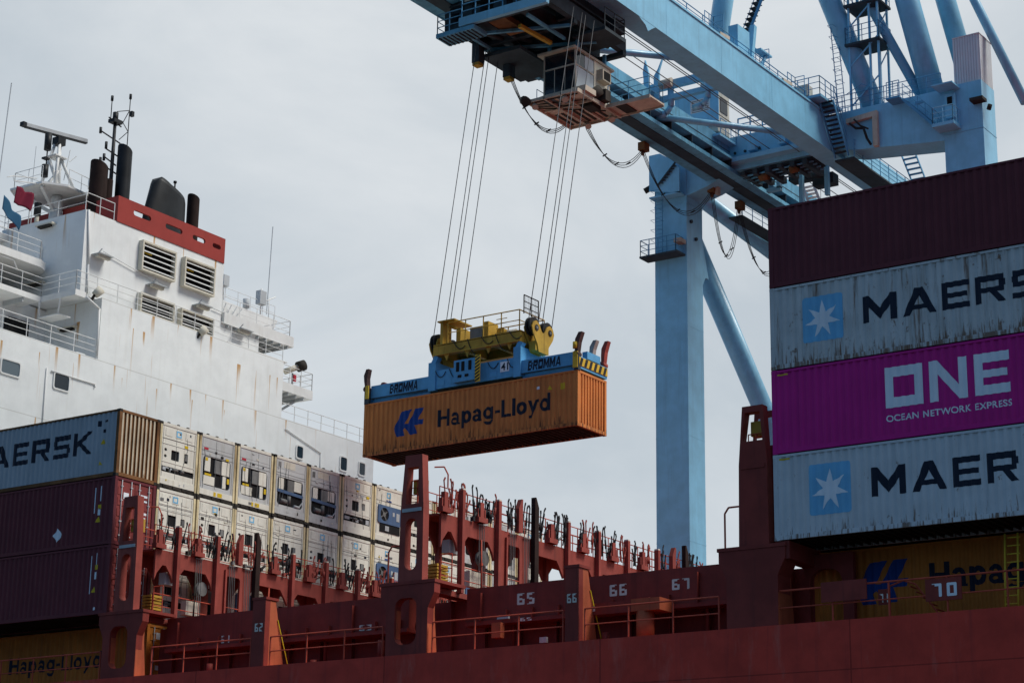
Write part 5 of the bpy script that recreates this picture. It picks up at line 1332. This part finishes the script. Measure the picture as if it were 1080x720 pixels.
tr.part("platform_rail", MB().rail([(-57.7, 77.45, 49.95), (-57.7, 76.4, 49.95), (-56.2, 76.4, 49.95)], 1.05, .9, .03, 2), BR_, pf)
q = MB().mat(BL).box(-56.3, -51.0, 76.3, 76.55, 50.0, 50.45); tr.part("front_beam", q, None)
tr.part("front_rail", MB().rail([(-56.2, 76.42, 50.45), (-51.2, 76.42, 50.45)], 1.15, .9, .035, 2), BR_)
q = MB().box(-52.3, -50.3, 80.6, 82.6, 50.05, 50.22); o = tr.part("service_platform", q, M['cranedark'])
tr.part("platform_rail", MB().rail([(-52.2, 82.55, 50.22), (-50.35, 82.55, 50.22), (-50.35, 80.65, 50.22)], 1.1, .8, .03, 2), M['cranedark'], o)
for p in (((-57.0, 79.0, 49.0), (-57.0, 79.0, 50.4)), ((-56.3, 80.8, 48.7), (-56.3, 80.8, 50.4))):
    (x, y, z0), (_, _, z1) = p
    q = MB().mat(M['cranedark']).box(x - .22, x + .22, y - .25, y + .25, z0 + .15, z1).mat(M['yellow']).box(x - .2, x + .2, y - .22, y + .22, z0, z0 + .149)
    tr.part("cable_tower", q, None)
q = MB().box(-57.0, -54.6, 79.3, 82.9, 49.55, 49.75); tr.part("under_tray", q, M['cranedark'])
# cab
CX0, CX1, CY0, CY1, CZ0, CZ1 = -54.0, -52.05, 80.6, 83.9, 47.2, 49.4
q = MB().mat(M['cabtan']).box(CX0 - .25, CX1 + .08, CY0 - .22, CY1 + .3, CZ1, CZ1 + .12)
for x, y in ((CX0, CY0), (CX1 - .08, CY0), (CX0, CY1 - .08), (CX1 - .08, CY1 - .08)): q.box(x, x + .08, y, y + .08, CZ0, CZ1)
for x in (CX0 + .65, CX0 + 1.28): q.box(x, x + .035, CY0 + .004, CY0 + .06, CZ0 + .08, 48.55)
for z in (CZ0, 48.55): q.box(CX0 + .08, CX1 - .08, CY0 + .002, CY0 + .07, z, z + .08); q.box(CX1 - .07, CX1 - .002, CY0 + .08, CY0 + 1.75, z, z + .07)
q.box(CX0 + .08, CX1 - .08, CY1 - .07, CY1 - .002, CZ0, CZ1)
q.mat(M['cream']).box(CX1 - .07, CX1 + .001, CY0 + 1.76, CY1 - .08, CZ0, CZ1)
q.mat(M['cabtan']).box(CX0 + .02, CX1 - .02, CY0 + .1, CY1 - .08, CZ0 - .1, CZ0 - .001)
q.bar((CX0, CY0 - .02, CZ0), (CX0 + .0, CY0 - .75, CZ0 - .42), .08, .08).bar((CX1 - .04, CY0, CZ0), (CX1 - .04, CY0 - .75, CZ0 - .42), .08, .08)
cab = tr.part("operator_cab", q)
q = MB().box(CX0 + .08, CX1 - .08, CY0 + .03, CY0 + .05, CZ0 + .08, 48.55).box(CX0 + .08, CX1 - .08, CY0 + .03, CY0 + .05, 48.63, CZ1).box(CX1 - .05, CX1 - .03, CY0 + .08, CY0 + 1.75, CZ0 + .07, 48.55).box(CX1 - .05, CX1 - .03, CY0 + .08, CY0 + 1.75, 48.62, CZ1 - .02)
tr.part("window", q, M['glassdark'], cab)
q = MB().box(CX1 - .029, CX1 - .02, CY0 + .1, CY0 + 1.73, CZ0 + .09, 48.53).box(CX1 - .029, CX1 - .02, CY0 + .9, CY0 + 1.73, 48.64, CZ1 - .04); tr.part("side_window", q, M['glasssky'], cab)
q = MB().plate([rc(CX0 + .06, CX1 - .06, 0, .82)], lambda u, v, w: (u, CY0 - .02 - v * .9, CZ0 - .02 - v * .5 + w), .02); tr.part("floor_window", q, M['glasspale'], cab)
q = MB().mat(M['greytrim']).box(CX0 + .5, CX0 + 1.1, CY0 + .9, CY0 + 1.5, CZ0, 48.1).box(CX0 + .5, CX0 + 1.1, CY0 + 1.4, CY0 + 1.55, 48.1, 48.75); tr.part("seat", q, None, cab)
q = MB().mat(M['cabtan']).box(CX1 + .002, CX1 + .38, CY0 + 2.0, CY0 + 2.8, 48.35, 48.95).mat(M['dark']).box(CX1 + .381, CX1 + .39, CY0 + 2.1, CY0 + 2.7, 48.42, 48.88); tr.part("air_conditioner", q, None, cab)
fl = MB().mat(M['cabtan']).box(-54.45, -51.35, 79.75, 83.85, 46.74, 46.80)
for x in (-54.45, -53.4, -52.4, -51.43): fl.box(x, x + .08, 79.7, 83.9, 46.60, 46.739)
for y in (79.7, 81.2, 83.82): fl.box(-54.37, -51.44, y, y + .08, 46.62, 46.738)
fl.box(-51.35, -48.8, 82.5, 83.85, 46.72, 46.80).box(-51.35, -48.8, 82.45, 82.499, 46.64, 46.84).box(-51.35, -48.8, 83.851, 83.9, 46.64, 46.84)
fl.mat(M['glasspale']).box(-53.7, -53.1, 80.2, 81.0, 46.715, 46.735).box(-52.9, -52.3, 80.2, 81.0, 46.715, 46.735)
fl.mat(M['grime'])
for k in range(7): fl.box(-54.2 + .35 * k, -54.05 + .35 * k, 82.0, 83.6, 46.70, 46.738)
for k in range(4): fl.tube((-54.3, 79.9 + .25 * k, 46.66), (-51.6, 80.1 + .9 * k, 46.66), .035, 6)
fl.box(-52.2, -51.6, 81.4, 82.3, 46.5, 46.739).box(-50.9, -50.3, 82.6, 83.7, 46.66, 46.719)
tr.part("cab_floor", fl, None, cab)
for x, y in ((-54.1, 80.0), (-52.3, 80.0), (-53.2, 83.6), (-51.7, 83.5)): tr.part("under_lamp", MB().tube((x, y, 46.6), (x + .1, y - .12, 46.36), .13, 10, .17), M['cabtan'], cab)
q = MB().rail([(-54.4, 83.8, 46.8), (-54.4, 80.6, 46.8)], .9, 1.0, .02, 1).rail([(-51.3, 82.5, 46.8), (-48.85, 82.5, 46.8), (-48.85, 83.85, 46.8), (-51.3, 83.85, 46.8)], 1.05, 1.0, .024, 2)
tr.part("cab_rail", q, BR_, cab)
q = MB().mat(M['grime']).tube((-54.3, 79.5, 46.6), (-54.7, 79.9, 46.9), .25, 10).tube((-51.6, 81.2, 46.9), (-51.2, 81.6, 47.3), .28, 10).box(-51.6, -51.0, 81.8, 82.3, 46.81, 47.4).mat(M['cabtan']).box(-52.0, -51.2, 80.2, 81.2, 46.81, 47.1).box(-50.6, -49.9, 83.0, 83.5, 46.81, 47.05)
tr.part("floodlight", q, None, cab)
q = MB()
for x, y in ((-53.9, 81.0), (-52.2, 81.0), (-53.9, 83.6), (-52.2, 83.6)): q.bar((x, y, CZ1 + .12), (x, y, 50.2), .16, .16)
tr.part("hanger", q, M['craneold'], cab)

# ------------------------------------------------------------------ head block, spreader and ropes
YC = 75.84
def loop3(a, b, sag, n=8):
    a, b = V(*a), V(*b)
    return [a.lerp(b, i / n) - V(0, 0, sag * (1 - (2 * i / n - 1) ** 2)) for i in range(n + 1)]
hb = Thing("head_block", "yellow head block with rope sheaves locked on top of the blue spreader", "lifting gear", (-53.6, YC, 32.1))
q = MB().mat(M['yellow'])
for y in (74.75, 76.7): q.box(-56.2, -51.2, y, y + .22, 32.42, 32.82); q.box(-56.2, -51.2, y - .05, y + .27, 32.36, 32.419)
q.box(-56.2, -51.2, 74.75, 76.9, 32.86, 32.90)
for x in (-56.2, -54.6, -52.9, -51.4): q.box(x, x + .2, 74.97, 76.7, 32.4, 32.84)
frame = hb.part("frame", q)
for x, dx in ((-56.6, -.16), (-51.15, .16)):
    q = MB().mat(M['yellow'])
    lobes = [(75.02, 32.75), (74.92, 33.05), (75.04, 33.3), (75.28, 33.4), (75.52, 33.28), (75.7, 32.98), (75.84, 32.9), (75.98, 32.98), (76.16, 33.28), (76.4, 33.4), (76.64, 33.3), (76.76, 33.05), (76.66, 32.75), (76.3, 32.3), (76.2, 31.95), (75.48, 31.95), (75.38, 32.3)]
    for xx in (x, x + .42): q.plate([lobes], lambda u, v, w, xx=xx: (xx + w, u, v), .06)
    q.box(x + .061, x + .419, 75.3, 76.4, 32.0, 32.45)
    o = hb.part("sheave_bracket", q)
    for y in (75.28, 76.4):
        s = MB().mat(M['blackpaint']).tube((x + .1, y, 33.15), (x + .2, y, 33.15), .43, 18).tube((x + .2, y, 33.15), (x + .28, y, 33.15), .36, 18).tube((x + .28, y, 33.15), (x + .38, y, 33.15), .43, 18).mat(M['grime']).tube((x - .03, y, 33.05), (x + .51, y, 33.05), .15, 12).mat(M['machine']).tube((x - .05, y, 33.05), (x + .53, y, 33.05), .07, 10)
        hb.part("sheave", s, None, o)
q = MB().rail([(-55.4, 74.8, 32.9), (-51.3, 74.8, 32.9)], 1.0, 1.1, .03, 1).rail([(-55.4, 76.85, 32.9), (-51.3, 76.85, 32.9), (-51.3, 74.8, 32.9)], 1.0, 1.1, .03, 1)
for k in range(4): q.tube((-52.6, 74.8, 32.95 + .22 * k), (-52.0, 74.8, 32.95 + .22 * k), .02, 5)
hb.part("handrail", q, M['yellow'])
for k in range(5):
    x = -55.0 + k * .8
    hb.part("hydraulic_hose", MB().path(loop3((x, 74.72, 32.9), (x + .7, 74.7, 32.0 if k % 2 else 32.6), .25), .022, 5), M['cable'])
for k in range(4):
    x = -55.6 + k * 1.2
    hb.part("bracket_plate", MB().plate([[(x, 32.36), (x + .3, 32.36), (x + .15, 32.05)]], lambda u, v, w: (u, 74.8 + w, v), .06), M['yellow'])
q = MB().box(-55.85, -55.7, 74.8, 75.5, 32.9, 34.0).box(-55.2, -54.95, 75.2, 76.0, 32.9, 33.7).bar((-55.6, 74.9, 33.9), (-55.0, 75.4, 33.6), .1, .1).box(-56.0, -55.0, 74.75, 76.2, 34.0, 34.06)
hb.part("power_cabinet", q, M['yellow'])
hb.part("hydraulic_unit", MB().mat(M['machine']).box(-54.4, -53.7, 75.2, 76.2, 32.9, 33.6).mat(M['yellow']).box(-53.5, -53.2, 75.0, 75.8, 32.9, 33.7).box(-53.0, -52.6, 75.4, 76.1, 32.9, 33.35).mat(M['cream']).tube((-52.5, 75.6, 33.1), (-52.0, 75.6, 33.1), .18, 10))
q = MB().rail([(-51.2, 75.0, 33.75), (-51.2, 76.2, 33.75)], .9, .6, .03, 2)
for k in range(10): q.tube((-51.2, 75.0 + .12 * k, 33.8), (-51.2, 75.0 + .12 * k, 34.6), .008, 4)
hb.part("mesh_guard", q, M['grime'])

spd = Thing("spreader", "blue telescopic spreader with striped ends gripping the hanging orange container", "spreader", (-54.06, YC, 30.53))
q = MB().mat(M['spreader'])
q.box(-56.4, -51.2, 74.75, 76.95, 30.72, 31.62)
q.box(-56.42, -56.0, 74.7, 77.0, 30.66, 32.05).box(-51.55, -51.15, 74.7, 77.0, 30.66, 32.1)
q.bar((-56.2, 74.9, 32.0), (-56.0, 74.9, 32.34), .3, .25).bar((-51.4, 74.9, 32.0), (-51.2, 74.9, 32.34), .3, .25)
q.mat(M['grime']).box(-56.0, -51.6, 74.9, 76.8, 30.62, 30.719)
mb_ = spd.part("main_beam", q)
spd.part("twist_lock", MB().tube((-56.2, 75.0, 31.9), (-56.2, 75.0, 32.5), .14, 8).tube((-51.4, 75.0, 31.9), (-51.4, 75.0, 32.5), .14, 8), M['greytrim'], mb_)
q = MB().mat(M['spreader']).box(-54.75, -53.55, 74.45, 74.749, 30.8, 31.85).mat(M['dark'])
for x in (-54.6, -54.3, -53.9): q.box(x, x + .16, 74.42, 74.449, 31.3, 31.75)
for x in (-54.5, -54.1): q.box(x, x + .2, 74.42, 74.449, 31.0, 31.12)
spd.part("drive_unit", q, None, mb_)
for k, (x, y) in enumerate(((-56.0, 74.7), (-55.2, 74.72), (-53.0, 74.72), (-51.9, 74.72))):
    spd.part("hydraulic_hose", MB().path(loop3((x, y, 31.6), (x + .6, y, 31.5), .3 + .1 * (k % 2)), .02, 5), M['cable'], mb_)
    spd.part("access_cover", MB().box(x + .1, x + .5, 74.735, 74.749, 30.85, 31.1), M['spreader'], mb_)
def striped(x0, x1, y0, y1, z0, z1, axis, n, sl):
    q = MB().mat(M['yellowbright']).box(x0, x1, y0, y1, z0, z1); q.mat(M['blackpaint'])
    if axis == 'z':
        d = (z1 - z0) / n
        for k in range(n):
            a = z0 + k * d; q.plate([[(x0 + .005, a), (x1 - .005, min(z1, a + sl)), (x1 - .005, min(z1, a + sl + d * .5)), (x0 + .005, min(z1, a + d * .5))]], lambda u, v, w: (u, y0 - .006 + w, v), .004)
    else:
        d = (y1 - y0) / n
        for k in range(n):
            a = y0 + k * d; q.plate([[(a, z0 + .01), (min(y1, a + d * .5), z0 + .01), (min(y1, a + d * .5 + sl), z1 - .01), (min(y1, a + sl), z1 - .01)]], lambda u, v, w: (x1 + .002 + w, u, v), .004)
    return q
spd.part("hazard_strip", striped(-53.5, -53.22, 74.40, 74.44, 30.65, 31.95, 'z', 8, .14), None, mb_)
q = MB().mat(M['letterwhite']).box(-52.3, -51.8, 74.735, 74.749, 31.02, 31.5); o = spd.part("number_plate", q, None, mb_)
stick("number", fit(font_mesh("41", 1, .02), -52.25, -51.85, 31.08, 31.44), lambda u, v: (u, 74.73, v), [], M['navy'], o, spd.off)
BROM = block_letters("BROMMA", .31, .16)
for s, x0, x1 in ((-1, -59.9, -56.42), (1, -51.15, -48.15)):
    q = MB().mat(M['spreader']).box(x0, x1, 74.78, 75.18, 30.78, 31.42).box(x0, x1, 76.5, 76.9, 30.78, 31.42).box(x0, x1, 74.9, 76.8, 30.60, 30.70)
    q.mat(M['cranedark']).box(x0, x1, 74.74, 74.779, 30.76, 30.80)
    o = spd.part("telescopic_arm", q)
    tx = (-58.72, -57.15) if s < 0 else (-50.75, -49.05)
    stick("lettering", fit(([(x + y * .22, y) for x, y in BROM[0]], BROM[1]), tx[0] - .05, tx[1] + .05, 30.88, 31.34), lambda u, v: (u, 74.772, v), [], M['navy'], o, spd.off)
    xe = -60.15 if s < 0 else -48.15
    q = MB().mat(M['spreader']).box(xe, xe + .2, 74.62, 77.06, 30.6, 31.15).box(xe - .02, xe + .25, 75.3, 76.4, 31.15, 31.5).mat(M['cranedark']).box(xe, xe + .22, 74.58, 74.8, 30.5, 31.2)
    eb = spd.part("end_beam", q)
    if s > 0:
        spd.part("hazard_strip", striped(xe + .2, xe + .24, 74.65, 77.05, 30.72, 31.1, 'y', 6, .14), None, eb)
        spd.part("hazard_strip", MB().mat(M['yellowbright']).box(xe - .05, xe + .2, 74.54, 74.61, 30.6, 31.35).tube((xe + .05, 74.6, 31.5), (xe + .05, 74.6, 31.8), .12, 8), None, eb)
    else:
        spd.part("hazard_strip", MB().mat(M['yellowbright']).box(xe + .1, xe + .28, 74.52, 74.58, 30.75, 31.4), None, eb)
    for y, m, hgt in ((74.72, 'flipdark', 1.0), (75.95, 'flippale' if s > 0 else 'flipred', .9 if s > 0 else .62), (76.95, 'flipred', 1.1 if s > 0 else .72)):
        q = MB(); z0 = 31.25; xx = xe + .08
        lean = .1 if s > 0 else -.02
        q.plate([[(xx - .05, z0), (xx + .08, z0), (xx + .06 + lean, z0 + hgt * .55), (xx + .16 + lean * 1.6, z0 + hgt), (xx + .0 + lean * 1.4, z0 + hgt), (xx - .14 + lean, z0 + hgt * .7), (xx - .12 + lean * .6, z0 + hgt * .4)]], lambda u, v, w, y=y: (u, y - .13 + w, v), .26)
        q.tube((xx, y - .18, z0), (xx, y + .18, z0), .14, 10)
        spd.part("flipper", q, M[m], eb)
# hoist ropes
rp = []
for x in (-56.3, -50.85):
    for y, dy in ((75.28, -.4), (75.28, .4), (76.4, -.4), (76.4, .4)): rp.append(((x, y + dy, 33.35), (x - .25 if x < -53 else x + .1, y + dy + 3.5, 50.5)))
for i, (a, b) in enumerate(rp):
    o = MB().tube(a, b, .019, 6).build("hoist_rope", M['rope'])
    tag(o, "thin steel hoist rope running up from the head block sheaves %s" % ("beside the yellow power cabinet" if i < 4 else "under the mesh guard"), "rope", "hoist ropes %s" % ("beside the power cabinet" if i < 4 else "under the mesh guard"))
for i, (x, z) in enumerate(((-54.8, 53.1), (-54.2, 53.0), (-53.2, 53.15), (-52.2, 52.4))):
    o = MB().tube((x, 84, z), (x, 135, z - .25), .028, 6).build("trolley_rope", M['rope'])
    tag(o, "steel rope running level between the two crane girders behind the cab", "rope", "level ropes between the girders")
# festoon cables
def loop(a, b, sag, n=14):
    a, b = V(*a), V(*b)
    return [a.lerp(b, i / n) - V(0, 0, sag * (1 - (2 * i / n - 1) ** 2)) for i in range(n + 1)]
def festoon(a, b, sag, label, knots=2):
    q = MB()
    for k in range(3):
        d = V(.07 * (k - 1), .05 * (k - 1), 0)
        q.path(loop(V(*a) + d, V(*b) + d, sag + .14 * k), .022, 5)
    pts = loop(a, b, sag + .1)
    for i in (4, 7, 10)[:knots + 1]: q.bar(pts[i] - V(.12, .03, .05), pts[i] + V(.12, .03, .08), .05, .06)
    return tag(q.build("festoon_cable", M['cable']), label, "cable", "festoon cables under the worn girder")
XFZ = -58.75
festoon((-56.3, 80.8, 49.2), (-54.5, 83.4, 46.7), 1.3, "black cable loop hanging from the trolley in front of the cab")
festoon((-53.6, 84.2, 46.6), (XFZ, 98.4, 51.2), 1.3, "long black cable loop between the cab floor and the first cable carrier")
festoon((XFZ, 98.4, 51.2), (XFZ, 106.8, 51.2), 2.4, "wide black cable loop in front of the crane leg head")
festoon((XFZ, 106.9, 51.2), (XFZ, 110.4, 51.2), 3.6, "narrow black cable loop in front of the open sky")
festoon((XFZ, 110.5, 51.2), (XFZ, 117, 51.2), 3.3, "black cable loop cut off by the maroon container")
for y, l_ in ((98.4, "nearest the cab"), (106.85, "above the crane leg"), (110.45, "nearest the maroon container")):
    q = MB().mat(M['postrust']).box(XFZ - .15, XFZ + .3, y - .3, y + .3, 51.15, 51.65).box(XFZ - .05, XFZ + .05, y - .12, y + .12, 50.9, 51.149)
    if y == 106.85: q.mat(M['cabtan']).box(XFZ + .301, XFZ + .5, y - .1, y + .25, 51.0, 51.5)
    tag(q.build("cable_carrier", None), "rusty cable carrier under the worn boom girder " + l_, "cable carrier", "cable carriers under the worn girder")
